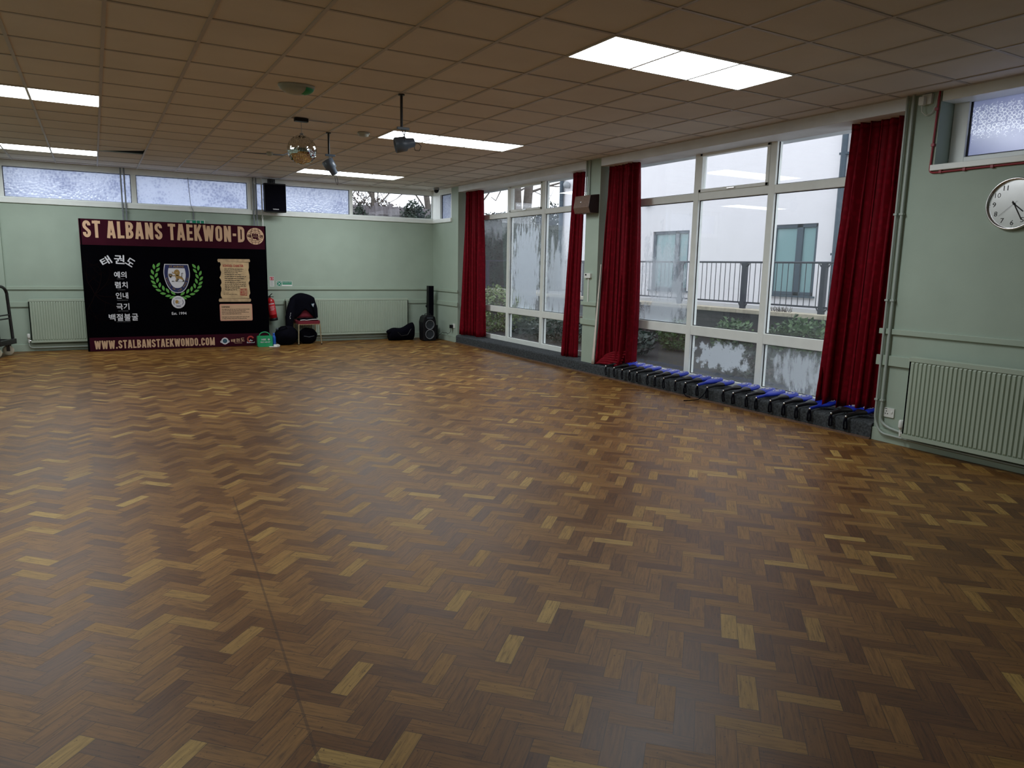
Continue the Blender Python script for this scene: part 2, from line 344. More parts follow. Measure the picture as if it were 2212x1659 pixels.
FACE_Y = Matrix(((1, 0, 0, 0), (0, 0, -1, 0), (0, 1, 0, 0), (0, 0, 0, 1)))      # local x,y -> X,Z ; faces -Y
FACE_X = Matrix(((0, 0, -1, 0), (-1, 0, 0, 0), (0, 1, 0, 0), (0, 0, 0, 1)))     # local x,y -> -Y,Z ; faces -X
def tmesh(body):
    c = bpy.data.curves.new('lettering', 'FONT'); c.body = body; c.resolution_u = 2
    o = bpy.data.objects.new('lettering', c); COL.objects.link(o); bpy.context.view_layer.update()
    me = bpy.data.meshes.new_from_object(o.evaluated_get(bpy.context.evaluated_depsgraph_get()))
    vs = [tuple(p.co) for p in me.vertices]; fs = [tuple(p.vertices) for p in me.polygons]
    bpy.data.objects.remove(o); bpy.data.curves.remove(c); bpy.data.meshes.remove(me)
    return vs, fs
def text_fit(mb, body, x0, y0, x1, y1, mi=0, mat=None, rot=0, bold=0, z=0):
    """builtin-font lettering stretched to fill a box of local x,y"""
    vs, fs = tmesh(body)
    if not vs: return
    a0 = min(p[0] for p in vs); a1 = max(p[0] for p in vs); b0 = min(p[1] for p in vs); b1 = max(p[1] for p in vs)
    kx = (x1-x0)/(a1-a0); ky = (y1-y0)/(b1-b0) if y1 is not None else kx
    cxm, cym = (x0+x1)/2, (y0+(y1 if y1 is not None else y0))/2
    for dx, dy in ([(0, 0)] if not bold else [(-bold, 0), (bold, 0), (0, bold), (0, -bold)]):
        out = []; z_ = z+zstep()
        for p in vs:
            x = x0+(p[0]-a0)*kx-cxm; y = y0+(p[1]-b0)*ky-cym
            xr = x*math.cos(rot)-y*math.sin(rot); yr = x*math.sin(rot)+y*math.cos(rot)
            out.append((cxm+xr+dx, cym+yr+dy, z_))
        mb.add(out, fs, mi, False, mat)
ZC = [0]
def zstep():
    ZC[0] = (ZC[0]+1) % 9; return ZC[0]*.00013
def strip(mb, pts, w, mi=0, mat=None, z=0, taper=None):
    z += zstep()
    P = [Vector((p[0], p[1])) for p in pts]; L = []
    for i, p in enumerate(P):
        d1 = (p-P[i-1]).normalized() if i else (P[1]-p).normalized()
        d2 = (P[i+1]-p).normalized() if i < len(P)-1 else d1
        n1 = Vector((-d1.y, d1.x)); n2 = Vector((-d2.y, d2.x)); n = (n1+n2); n = n.normalized() if n.length > 1e-5 else n1
        k = w/2/max(.5, n.dot(n1))*(taper[i] if taper else 1)
        L.append((p+n*k, p-n*k))
    vs = [(q.x, q.y, z) for pr in L for q in pr]
    mb.add(vs, [(2*i+1, 2*i+3, 2*i+2, 2*i) for i in range(len(P)-1)], mi, False, mat)
def arc(cx, cy, rx, ry, a0, a1, n=8): return [(cx+rx*math.cos(math.radians(a0+(a1-a0)*k/n)), cy+ry*math.sin(math.radians(a0+(a1-a0)*k/n))) for k in range(n+1)]
def disc(mb, cx, cy, r, mi=0, mat=None, z=0, n=28, ry=None): mb.poly([(x, y, z) for x, y in arc(cx, cy, r, ry or r, 0, 360*(1-1/n), n-1)], mi, mat)
# tall condensed capitals, drawn as strokes in a box one unit high
def glyph(ch):
    h = .095; W = .42
    def U(w): return h, w-h
    if ch == 'S':
        l, r = U(W); return W, [[(r, .70)]+arc(W/2, .74, (r-l)/2, .165, 0, 180)+[(l, .68)]+[(l+.02, .60), (r-.02, .38), (r, .31)]+arc(W/2, .26, (r-l)/2, .165, 0, -180)+[(l, .31)]]
    if ch == 'T': return .40, [[(0, 1-h), (.40, 1-h)], [(.20, 0), (.20, 1)]]
    if ch == 'A': return .46, [[(.085, 0), (.20, 1)], [(.375, 0), (.26, 1)], [(.17, 1-h*.9), (.29, 1-h*.9)], [(.13, .25), (.33, .25)]]
    if ch == 'L': return .36, [[(h, 0), (h, 1)], [(h, h), (.36, h)]]
    if ch == 'B': return W, [[(h, 0), (h, 1)], [(h, 1-h)]+arc(W/2, .735, W/2-h, .17, 90, -60)+[(h+.05, .53)], [(h+.05, .53)]+arc(W/2, .28, W/2-h, .185, 60, -90)+[(h, h)]]
    if ch == 'N': return .44, [[(h, 0), (h, 1)], [(.44-h, 0), (.44-h, 1)], [(h, .97), (.44-h, .03)]]
    if ch == 'E': return .36, [[(h, 0), (h, 1)], [(h, h), (.36, h)], [(h, 1-h), (.36, 1-h)], [(h, .5), (.33, .5)]]
    if ch == 'K': return .44, [[(h, 0), (h, 1)], [(h+.02, .36), (.36, 1)], [(.18, .55), (.37, 0)]]
    if ch == 'W': return .62, [[(.075, 1), (.18, 0)], [(.18, 0), (.31, .95)], [(.31, .95), (.44, 0)], [(.545, 1), (.44, 0)]]
    if ch == 'M': return .56, [[(h, 0), (h, 1)], [(.56-h, 0), (.56-h, 1)], [(h, .97), (.28, .05)], [(.56-h, .97), (.28, .05)]]
    if ch == 'O': l, r = U(W); return W, [arc(W/2, .74, (r-l)/2, .165, 0, 180)+arc(W/2, .26, (r-l)/2, .165, 180, 360)+[(r, .74)]]
    if ch == 'D': return W, [[(h, 0), (h, 1)], [(h, 1-h), (W/2, 1-h)]+arc(W/2, .74, W/2-h, .165, 80, 0)+arc(W/2, .26, W/2-h, .165, 0, -90)+[(h, h)]]
    if ch == 'C': l, r = U(W); return W, [[(r, .64)]+arc(W/2, .74, (r-l)/2, .165, 0, 180)+arc(W/2, .26, (r-l)/2, .165, 180, 360)+[(r, .36)]]
    if ch == '-': return .24, [[(.02, .46), (.22, .46)]]
    if ch == '.': return .20, [[(.10, 0), (.10, .19)]]
    return .17, []
def condensed(mb, body, x0, y0, x1, y1, mi=0, mat=None, gap=.06, sw=.160):
    gl = [glyph(c) for c in body]; tot = sum(w for w, _ in gl)+gap*(len(gl)-1)
    H = y1-y0; kx = (x1-x0)/tot; x = x0
    for w, st in gl:
        for s_ in st: strip(mb, [(x+p[0]*kx, y0+p[1]*H) for p in s_], sw*(kx+H)/2, mi, mat)
        x += (w+gap)*kx

# ================================================================== SETTING
# floor: blocks laid in herringbone, the columns running towards the far wall
def parquet():
    vs, fs, uvs, tones = [], [], [], []
    q = math.sqrt(.5); a = (q, q); b_ = (-q, q)
    x0, x1, y0, y1 = LEFTX, WX+.3, BACKY, FARY+.03
    def put(p, q0, w, h, along):
        # block at local (p,q0) sized w x h in the block axes; 'along' tells which axis is its length
        pts = []
        for s_, t_ in ((0, 0), (w, 0), (w, h), (0, h)):
            A, B = p+s_, q0+t_; pts.append((A*a[0]+B*b_[0]+2.0, A*a[1]+B*b_[1]+2.0))
        cxm = sum(p_[0] for p_ in pts)/4; cym = sum(p_[1] for p_ in pts)/4
        if not (x0-.1 < cxm < x1+.1 and y0-.1 < cym < y1+.1): return
        o = len(vs)
        for px, py in pts: vs.append((px, py, 0))
        fs.append((o, o+1, o+2, o+3))
        uvs.extend([(0, 0), (BL, 0), (BL, BW), (0, BW)] if along else [(0, 0), (0, BW), (BL, BW), (BL, 0)])
        tones.append(random.random()**1.25)
    n = int(22/(BW*1.414))
    for k in range(-n, n):
        for mm in range(-40, 41):
            A = k*BW-mm*BL; B = k*BW+mm*BL
            put(A, B, BL, BW, True); put(A, B+BW, BW, BL, False)
    me = bpy.data.meshes.new('floor'); me.from_pydata(vs, [], fs); me.materials.append(M['parquet'])
    ul = me.uv_layers.new(name='block')
    for i, c in enumerate(uvs): ul.data[i].uv = c
    at = me.attributes.new('tone', 'FLOAT', 'FACE'); at.data.foreach_set('value', tones)
    o = bpy.data.objects.new('floor', me); COL.objects.link(o); return tag(o, 'worn brown hardwood block floor laid in herringbone', None, None, 'structure')
# vertical blocks take their length from local v, so swap: put() stores uv with metres along the block
parquet()

# ceiling: lay-in tiles on a tee grid
TP, TX0, TY0 = .603, .160, .535
LIGHT_ROWS = {20: 'far', 13: 'middle', 6: 'near'}
lights_at = {(i, j): 1 for j in LIGHT_ROWS for i in (5, 6, 7, -3, -2, -1)}
lifted = {(0, 19): 1, (3, 17): 1}
mb = MB()
i0, i1 = math.floor((LEFTX-TX0)/TP), math.ceil((WX-TX0)/TP); j0, j1 = math.floor((BACKY-TY0)/TP), math.ceil((FARY-TY0)/TP)
cl = lambda v, a, b: max(a, min(b, v))
for i in range(i0, i1):
    for j in range(j0, j1):
        if (i, j) in lights_at or (i, j) in lifted: continue
        xa, xb = cl(TX0+i*TP, LEFTX, WX), cl(TX0+(i+1)*TP, LEFTX, WX); ya, yb = cl(TY0+j*TP, BACKY, FARY), cl(TY0+(j+1)*TP, BACKY, FARY)
        z = CEIL+.004+random.uniform(-.0015, .0015)
        mb.add([(xa, ya, z), (xb, ya, z), (xb, yb, z), (xa, yb, z)], [(3, 2, 1, 0)], 0)
for i in range(i0, i1+1):
    x = TX0+i*TP
    if LEFTX < x < WX: mb.box((x-.012, BACKY, CEIL-.003), (x+.012, FARY, CEIL+.006), 1)
for j in range(j0, j1+1):
    y = TY0+j*TP
    if BACKY < y < FARY: mb.box((LEFTX, y-.012, CEIL-.002), (WX, y+.012, CEIL+.006), 1)
mb.box((LEFTX-.3, BACKY-.3, 3.42), (WX+.6, FARY+.3, 3.5), 2)
mb.box((WX-.025, BACKY, CEIL-.004), (WX, FARY, CEIL+.006), 1); mb.box((LEFTX, FARY-.025, CEIL-.004), (WX, FARY, CEIL+.006), 1)
struct('ceiling', mb, ['ceiling_tile', 'tee_bar', 'void'], 'suspended ceiling of square off-white tiles on a tee grid')
for (i, j), lab in (((0, 19), 'ceiling tile lifted at one edge near the far clerestory, left of the mirror ball'), ((3, 17), 'ceiling tile sitting crooked in its grid behind the mirror ball')):
    xa, ya = TX0+i*TP, TY0+j*TP
    mb = MB(); mb.add([(xa+.01, ya+.01, CEIL+.008), (xa+TP-.01, ya+.01, CEIL+.008), (xa+TP-.01, ya+TP-.03, CEIL+(.06 if i == 0 else .03)), (xa+.01, ya+TP-.03, CEIL+.012)], [(3, 2, 1, 0)])
    single(mb, 'ceiling_tile', 'ceiling_tile', lab, 'ceiling tile', solid=.012)

# walls
SILL = 2.50; GTOP = 3.05
mb = MB(); mb.box((LEFTX-.2, FARY, 0), (WX+.3, FARY+.28, SILL)); mb.box((LEFTX-.2, FARY, 3.157), (WX+.3, FARY+.28, 3.5)); mb.box((LEFTX-.2, FARY, SILL), (-1.27, FARY+.28, 3.157))
struct('wall_far', mb, 'sage_paint', 'sage green far wall below the strip of high windows')
mb = MB(); mb.box((LEFTX, FARY-.13, 0), (-1.29, FARY, 3.14)); struct('wall_far_left', mb, 'sage_paint', 'wall returning forward at the left end of the far wall')
mb = MB(); mb.box((WX, 13.37, 0), (6.95, FARY+.28, SILL)); mb.box((WX, 13.37, SILL), (6.95, 13.68, 3.3)); mb.box((WX, 13.68, 3.157), (6.95, FARY+.28, 3.4))
struct('wall_corner', mb, 'sage_paint', 'short sage green wall between the far corner and the first red curtain')
mb = MB(); mb.box((WX, 8.64, .14), (6.95, 8.97, 3.3))
struct('wall_pier', mb, 'sage_paint', 'narrow sage green pier between the two big windows')
mb = MB(); mb.box((WX, BACKY-.2, 0), (6.95, 4.10, 2.49)); mb.box((WX, 3.79, 2.49), (6.95, 4.10, 3.3)); mb.box((WX, BACKY-.2, 2.49), (6.95, .9, 3.3)); mb.box((WX, .9, 3.16), (6.95, 3.79, 3.3))
struct('wall_right', mb, 'sage_paint', 'sage green wall with the clock and the high patterned window')
mb = MB(); mb.box((LEFTX-.2, BACKY-.2, 0), (LEFTX, FARY, 3.3)); struct('wall_left', mb, 'sage_paint')
mb = MB(); mb.box((LEFTX-.2, BACKY-.2, 0), (WX+.3, BACKY, 3.3)); struct('wall_back', mb, 'sage_paint')
# boxed fascia over the recessed windows
mb = MB(); mb.box((WX, 4.10, 3.035), (7.0, 8.64, 3.4)); mb.box((WX, 8.97, 3.035), (7.0, 13.37, 3.4))
struct('trim_1', mb, 'fascia_paint', 'painted boxed fascia above the big windows', .004)
# carpeted step in the window recess
def step_profile(y0, y1):
    prof = [(6.395, 0), (6.395, STEP-.035)]+[(6.395+.03*(1-math.cos(a)), STEP-.03+.03*math.sin(a)) for a in [math.radians(k*15) for k in range(7)]]+[(6.97, STEP), (6.97, 0)]
    mbx = MB(); L = len(prof)
    vs = [(x, y0, z) for x, z in prof]+[(x, y1, z) for x, z in prof]
    mbx.add(vs, [tuple(range(L)), tuple(range(2*L-1, L-1, -1))]+[(k, L+k, L+(k+1) % L, (k+1) % L) for k in range(L)])
    return mbx
struct('carpet_step', step_profile(4.10, 13.37), 'carpet', 'grey carpeted step along the foot of the big windows')
mb = MB(); mb.box((6.375, 4.10, 0), (6.395, 13.37, .018)); struct('trim_2', mb, 'dark_wood', 'thin wooden bead where floor meets carpeted step')

# dado rails and skirtings
mb = MB(); mb.box((-1.29, FARY-.022, 1.045), (WX, FARY, 1.10)); struct('trim_3', mb, 'sage_gloss', 'upper dado board on the far wall', .003)
mb = MB(); mb.box((-1.29, FARY-.022, .755), (WX, FARY, .84)); struct('trim_4', mb, 'sage_gloss', 'lower dado board on the far wall', .003)
mb = MB(); mb.box((WX-.022, 13.35, 1.03), (WX, FARY, 1.085)); mb.box((WX-.022, 13.35, .745), (WX, FARY, .83)); struct('trim_5', mb, 'sage_gloss', 'two dado boards on the short corner wall', .003)
mb = MB(); mb.box((WX-.022, 8.615, 1.025), (WX, 9.0, 1.08)); mb.box((WX-.022, 8.61, .735), (WX, 9.0, .82)); struct('trim_6', mb, 'sage_gloss', 'two short dado boards wrapping the pier', .003)
mb = MB(); mb.box((WX-.022, BACKY, 1.025), (WX, 4.13, 1.075)); mb.box((WX-.024, BACKY, .73), (WX, 4.13, .825)); struct('trim_7', mb, 'sage_gloss', 'two dado boards on the near right wall', .003)
mb = MB(); mb.box((-1.29, FARY-.02, 0), (WX, FARY, .12)); struct('baseboard_far', mb, 'sage_gloss', None, .003)
mb = MB(); mb.box((WX-.02, 13.37, 0), (WX, FARY, .125)); struct('baseboard_corner', mb, 'sage_gloss', None, .003)
mb = MB(); mb.box((WX-.02, BACKY, 0), (WX, 4.115, .125)); struct('baseboard_right', mb, 'sage_gloss', None, .003)

# ---- windows
def win(name, label, loc): return tag(thing(name, label, None, loc), None, None, None, 'structure')
# far clerestory
w = win('window_1', 'long strip of high windows on the far wall', (2.6, FARY, SILL))
Yg = FARY+.05
mb = MB()
mb.box((-1.29, FARY-.035, SILL-.035), (WX, FARY+.1, SILL+.045)); mb.box((-1.27, FARY+.0, SILL+.02), (WX+.3, FARY+.1, 2.565)); mb.box((-1.27, FARY-.006, GTOP), (WX, FARY+.1, GTOP+.105)); 
for xa, xb in ((-1.27, -1.20), (.655, .735), (2.605, 2.75), (4.585, 4.65), (6.425, 6.5)): mb.box((xa, FARY-.002, SILL+.03), (xb, FARY+.1, GTOP+.02))
mb.build('frame', 'white_frame', w, .004)
for xa, xb, k in ((-1.2, .655, 'obscured_glass'), (.735, 2.605, 'obscured_glass'), (2.75, 4.585, 'obscured_glass'), (4.65, 6.425, 'clear_glass')):
    mb = MB(); mb.box((xa, Yg, 2.56), (xb, Yg+.006, GTOP)); mb.build('glass_pane', k, w)
mb = MB()
for xa, xb in ((-1.2, .655), (.735, 2.605), (2.75, 4.585), (4.65, 6.425)):
    for a, b in (((xa, 2.56), (xb, 2.57)), ((xa, GTOP-.01), (xb, GTOP)), ((xa, 2.56), (xa+.01, GTOP)), ((xb-.01, 2.56), (xb, GTOP))): mb.box((a[0], Yg-.006, a[1]), (b[0], Yg, b[1]))
mb.build('glazing_gasket', 'black_plastic', w)
# small return window at the corner
w = win('window_2', 'small high window on the short corner wall', (WX, 14.0, SILL))
mb = MB(); mb.box((WX-.035, 13.66, SILL-.035), (WX+.1, FARY, SILL+.045)); mb.box((WX-.006, 13.685, GTOP-.01), (WX+.1, FARY-.01, GTOP+.105)); mb.box((WX-.003, 14.25, SILL+.03), (WX+.1, FARY-.01, GTOP+.02)); mb.box((WX-.003, 13.682, SILL+.03), (WX+.1, 13.712, GTOP+.02))
mb.build('frame', 'white_frame', w, .004)
mb = MB(); mb.box((WX+.05, 13.71, SILL+.03), (WX+.056, 14.25, GTOP)); mb.build('glass_pane', 'obscured_glass', w)
mb = MB(); mb.box((WX+.04, 14.235, SILL+.045), (WX+.05, 14.25, GTOP)); mb.box((WX+.04, 13.71, GTOP-.025), (WX+.05, 14.25, GTOP-.01)); mb.build('glazing_gasket', 'black_plastic', w)

def big_window(name, label, ya, yb, m1, m2, zt, zm, misty):
    """recessed floor-length window: three columns, high lights, tall lights, low lights; the middle high light opens"""
    w = win(name, label, (GX, (ya+yb)/2, STEP)); mb = MB(); d0, d1 = GX-.02, GX+.07
    cols = [(ya, m2-.045), (m2+.045, m1-.045), (m1+.045, yb)]
    mb.box((d0, ya, STEP-.01), (d1, yb, zt[0])); mb.box((d0, ya, 3.05), (d1, yb, 3.2))
    mb.box((d0, ya, zm[0]), (d1, yb, zm[1])); mb.box((d0, ya, zt[1]), (d1, yb, zt[2]))
    for mm in (m1, m2): mb.box((d0-.004, mm-.045, STEP-.01), (d1, mm+.045, 3.2))
    for a, b in ((ya, ya+.06), (yb-.06, yb)): mb.box((d0-.002, a, STEP-.01), (d1, b, 3.2))
    mb.build('frame', 'white_frame', w, .006)
    a, b = cols[1]; mb = MB()
    for p, q in (((a, zt[2]), (a+.045, 3.05)), ((b-.045, zt[2]), (b, 3.05)), ((a, zt[2]), (b, zt[2]+.04)), ((a, 3.005), (b, 3.05))): mb.box((d0-.012, p[0], p[1]), (d1-.02, q[0], q[1]))
    s = mb.build('opening_sash', 'white_frame', w, .005)
    mb = MB(); yc = (a+b)/2; mb.box((d0-.03, yc-.06, zt[2]+.012), (d0-.012, yc+.06, zt[2]+.028)); mb.build('sash_handle', 'silver', s, .003)
    for ci, (a, b) in enumerate(cols):
        for ri, (z0, z1) in enumerate(((zt[0], zm[0]), (zm[1], zt[1]), (zt[2], 3.05))):
            k = misty.get((ci, ri), 'clear_glass'); mb = MB(); mb.box((GX+.02, a, z0), (GX+.026, b, z1)); mb.build('glass_pane', k, w)
    mb = MB()
    for (a, b) in cols:
        for z0, z1 in ((zt[0], zm[0]), (zm[1], zt[1]), (zt[2], 3.05)):
            for p, q in (((a, z0), (b, z0+.008)), ((a, z1-.008), (b, z1)), ((a, z0), (a+.008, z1)), ((b-.008, z0), (b, z1))): mb.box((GX+.012, p[0], p[1]), (GX+.02, q[0], q[1]))
    mb.build('glazing_gasket', 'black_plastic', w)
# glass panes are one mesh in world axes, so the mist centres are relative to each window's base point
C1 = (8.97+13.37)/2; C2 = (4.10+8.64)/2
misted('mist_far_middle', 11.33-C1, 1.50-STEP, .52, .88, .12, .78, .20, 24, 3.2)
misted('mist_far_near', 10.25-C1, 1.25-STEP, .52, .90, .10, .55, .5, 12)
misted('mist_far_side', 12.5-C1, 2.5-STEP, .9, .45, .05, .20, .5, 5)
misted('mist_low', 11.3-C1, .40-STEP, .4, .3, .015, .04, .4, 6)
misted('mist_bay_side', 7.62-C2, 1.2-STEP, .55, .95, .12, .42, .6, 7)
misted('mist_bay_clear', 5.5-C2, 3.4-STEP, .3, .3, .04, .06, .6, 4)
misted('mist_low_middle', 6.48-C2, .50-STEP, .46, .19, .07, .60, .30, 8, 7)
misted('mist_low_near', 5.30-C2, .47-STEP, .42, .24, .12, .48, .6, 14, 4)
big_window('window_3', 'big recessed window between the corner wall and the pier', 8.97, 13.37, 11.93, 10.72, (.245, 2.485, 2.575), (.70, .815),
    {(1, 1): 'mist_far_middle', (0, 1): 'mist_far_near', (2, 1): 'mist_far_side', (0, 0): 'mist_low', (1, 0): 'mist_low', (2, 0): 'mist_low'})
big_window('window_4', 'big recessed window behind the row of kick paddles', 4.10, 8.64, 7.05, 5.85, (.225, 2.465, 2.56), (.735, .86),
    {(2, 1): 'mist_bay_side', (1, 1): 'mist_bay_clear', (0, 1): 'mist_bay_clear', (1, 0): 'mist_low_middle', (0, 0): 'mist_low_near', (2, 0): 'mist_low'})
# high window on the near right wall
w = win('window_5', 'high patterned glass window above the clock', (WX, 2.3, 2.49))
mb = MB(); mb.box((WX-.03, .88, 2.48), (WX+.25, 3.81, 2.53)); mb.build('window_sill', 'white_frame', w, .004)
XG = WX+.22
mb = MB()
for a, b in (((.9, 2.52), (3.79, 2.60)), ((.9, 3.075), (3.79, 3.17)), ((3.655, 2.525), (3.785, 3.165)), ((2.15, 2.525), (2.25, 3.165)), ((.905, 2.525), (1.0, 3.165))): mb.box((XG-.02-(.003 if b[0]-a[0] < 1 else 0), a[0], a[1]), (XG+.06, b[0], b[1]))
mb.box((WX+.002, .9, 3.06), (XG+.05, 3.785, 3.17))
mb.build('frame', 'white_frame', w, .005)
for ya, yb in ((2.25, 3.655), (1.0, 2.15)):
    mb = MB(); mb.box((XG+.02, ya, 2.59), (XG+.026, yb, 3.08)); mb.build('glass_pane', 'patterned_glass', w)
mb = MB()
for ya, yb in ((2.25, 3.655), (1.0, 2.15)):
    for p, q in (((ya, 2.60), (yb, 2.61)), ((ya, 3.065), (yb, 3.075)), ((yb-.012, 2.60), (yb, 3.075)), ((ya, 2.60), (ya+.012, 3.075))): mb.box((XG+.005, p[0], p[1]), (XG+.02, q[0], q[1]))
mb.build('glazing_gasket', 'black_plastic', w)

# ================================================================== LAMPS IN THE CEILING
def light_panel(): 
    root = thing('ceiling_light', '', 'ceiling light', (0, 0, CEIL), 'lit ceiling panels'); h = TP/2
    mb = MB()
    for p, q in (((-h, -h), (h, -h+.018)), ((-h, h-.018), (h, h)), ((-h, -h), (-h+.012, h)), ((h-.012, -h), (h, h))): mb.box((p[0], p[1], CEIL-(.006 if q[0]-p[0] > .1 else .0066)), (q[0], q[1], CEIL+.03))
    mb.build('frame', 'white_plastic', root)
    mb = MB(); k = h-.012; mb.add([(-k, -k, CEIL-.001), (k, -k, CEIL-.001), (k, k, CEIL-.001), (-k, k, CEIL-.001)], [(3, 2, 1, 0)]); mb.build('diffuser', 'lit_panel', root)
    return root
lp = light_panel(); first = True
LN = {5: 'left', 6: 'middle', 7: 'right', -3: 'left', -2: 'middle', -1: 'right'}
for j, row in LIGHT_ROWS.items():
    for i in (5, 6, 7, -3, -2, -1):
        loc = (TX0+(i+.5)*TP, TY0+(j+.5)*TP, CEIL)
        rowt = {'near': 'nearest', 'middle': 'second', 'far': 'farthest', 'hind': 'hind'}[row]; side = 'by the windows' if i > 0 else 'above the open floor'
        lab = f'{LN[i]} of three lit ceiling panels, {rowt} strip {side}'
        if first: lp.location = loc; lp['label'] = lab; first = False
        else: copy_tree(lp, loc, lab)

# ================================================================== CURTAINS
def curtain(name, label, yb0, yb1, yt0, yt1, z0, z1, folds, x=6.62, mid=None, amp=.045, seed=0, lining=False, tuck=None, pull=0):
    """hanging folds; bottom edge runs yb0..yb1 (z0), top edge yt0..yt1 (z1)"""
    root = thing(name, label, 'curtain', (x, (yb0+yb1)/2, z0), 'red curtains at the big windows')
    nu, nv = folds*10, 26; mb = MB()
    def fn(u, v):
        tb = 1-v
        a = yb0+(yt0-yb0)*v; b = yb1+(yt1-yb1)*v
        if mid: k = math.sin(math.pi*min(1, v**.9)); a += mid[0]*k; b += mid[1]*k
        uu_ = u+.012*math.sin(5*u*math.pi+seed)
        y = a+(b-a)*uu_
        ph = folds*2*math.pi*uu_+.7*math.sin(3*v+seed)
        A = amp*(.62+.5*tb)*(.75+.35*math.sin(7.3*u+seed*2))
        xx = x+A*math.sin(ph)+.35*A*math.sin(2.3*ph+1.3*seed+v*2)
        y += .022*math.sin(2*ph)*(.5+.6*tb)
        zz = z0+(z1-z0)*v+(.012*math.sin(ph*.5+seed) if v == 0 else 0)
        xx += pull*u*u*tb
        if tuck:
            s = max(0, 1-abs(u-tuck[0])/tuck[1]); s = s*s*(3-2*s); k = max(0, 1-v/.16)
            zz += tuck[2]*s*k; xx += tuck[3]*s*k
        return (xx, y, zz)
    mb.grid(fn, nu, nv); mb.build('drape', 'curtain_red', root, 0, .006)
    mb = MB(); mb.grid(lambda u, v: (fn(u, 1)[0]-.006, fn(u, 1)[1], z1-.055+.06*v), nu, 1); mb.build('heading_tape', 'curtain_red', root, 0, .006)
    if lining:
        mb = MB(); mb.grid(lambda u, v: (6.398+.03*v, 8.625-.075*v+.060*(u-.5)*(1-.8*v), z0-.02+(1.66-z0)*v), 2, 16); tag(mb.build('lining', 'lining', root, 0, .003), 'cream lining showing along the curtain edge')
    return root
curtain('curtain', 'red curtain hanging beside the short corner wall', 12.58, 13.31, 12.70, 13.30, STEP+.025, 3.035, 8, 6.60, (.0, .0), .08, 1, pull=-.08)
curtain('curtain', 'narrow red curtain on the far side of the pier', 9.36, 9.74, 9.27, 9.56, STEP-.03, 3.035, 4, 6.60, None, .075, 2)
curtain('curtain', 'red curtain bunched onto the step on the near side of the pier', 7.96, 8.575, 7.99, 8.60, STEP+.02, 3.035, 7, 6.60, (-.05, .0), .085, 3, True, (.70, .25, .10, .02), -.13)
curtain('curtain', 'red curtain hanging beside the pipes and clock wall', 4.20, 4.86, 4.18, 4.77, STEP+.05, 3.035, 6, 6.64, (-.02, .0), .09, 4)
for o in list(COL.objects):
    if o.name == 'curtain.002': heap_root = o
# spare cloth of that curtain heaped on the step
mb = MB()
for k in range(6):
    y0_, x0_, z0_ = 8.60-.012*k, 6.412+.012*k, STEP+.012+.012*k
    pts = [(x0_, y0_, z0_), (x0_+.015, y0_-.12, z0_+.022+.012*k), (x0_+.04, y0_-.26, z0_+.030+.020*k), (x0_+.07, y0_-.40, z0_+.022+.026*k), (x0_+.10, y0_-.50, z0_+.02+.03*k)]
    mb.tube(pts, .02, 8, 0, True, [.006, .017, .022, .024, .018])
mb.build('bunched_hem', 'curtain_red', heap_root)

# ================================================================== RADIATORS
def radiator(name, label, face, a0, a1, z0, z1, valve_at, depth=.09):
    """face 'far': runs along X at the far wall; 'right': runs along Y at the right wall"""
    if face == 'far': P = lambda a, d, z: (a, FARY-.034-d, z)
    else: P = lambda a, d, z: (WX-.034-d, a, z)
    root = thing(name, label, 'radiator', P((a0+a1)/2, depth, z0))
    n = int((a1-a0-.03)/.0375); mb = MB(); cols = []
    for i in range(n):
        s = a0+.015+(a1-a0-.03)*i/n; e = a0+.015+(a1-a0-.03)*(i+1)/n; w_ = e-s
        cols += [(s, depth-.012), (s+w_*.18, depth), (s+w_*.72, depth), (s+w_*.90, depth-.012)]
    cols.append((a1-.015, depth-.012)); zz = [z0+.035, z0+.05, z1-.05, z1-.035]
    vs = []
    for r_, z in enumerate(zz):
        for s, d in cols: vs.append(P(s, depth-.012 if r_ in (0, 3) else d, z))
    L = len(cols); fs = []
    for r_ in range(3):
        for i in range(L-1):
            q = (r_*L+i, r_*L+i+1, (r_+1)*L+i+1, (r_+1)*L+i); fs.append(q if face == 'far' else q[::-1])
    mb.add(vs, fs)
    for za, zb in ((z0, z0+.036), (z1-.036, z1)): mb.box(P(a0, depth-.001, za), P(a1, depth-.016, zb))
    mb.box(P(a0, depth-.016, z0+.01), P(a1, depth-.03, z1-.01)); mb.box(P(a0, .012, z0+.02), P(a1, .026, z1-.02))
    for q in (a0, a1-.014): mb.box(P(q, .026, z0+.03), P(q+.014, depth-.016, z1-.01))
    mb.build('panel', 'radiator_paint', root)
    mb = MB(); mb.box(P(a0+.01, .02, z1-.004), P(a1-.01, depth-.01, z1+.006)); mb.build('top_grille', 'radiator_paint', root, .002)
    for q in (a0+.3, a1-.3):
        mb = MB(); mb.box(P(q-.02, -.03, z0+.1), P(q+.02, .012, z1-.12)); mb.build('wall_bracket', 'radiator_paint', root)
    v = a0-.035 if valve_at == 'low' else a1+.035
    mb = MB(); m_ = Matrix.Translation(P(v, .05, z0+.02)); mb.lathe([(.012, -.02), (.014, .03), (.011, .05), (.022, .055), (.025, .07), (.024, .12), (.018, .132)], (0, 0, 0), 14, 0, m_)
    val = mb.build('valve', 'white_plastic', root)
    inner = a0+.01 if valve_at == 'low' else a1-.01
    mb = MB(); mb.tube([P(v, .05, z0+.03), P(inner, .05, z0+.03)], .011, 8); mb.tube([P(v, .05, z0+.035), P(v, .05, z0-.005)], .011, 8); mb.build('valve_tail', 'silver', val)
    return root, P, v
r1, P1, v1 = radiator('radiator', 'sage green radiator half hidden behind the black banner', 'far', -1.0, .62, .155, .885, 'low')
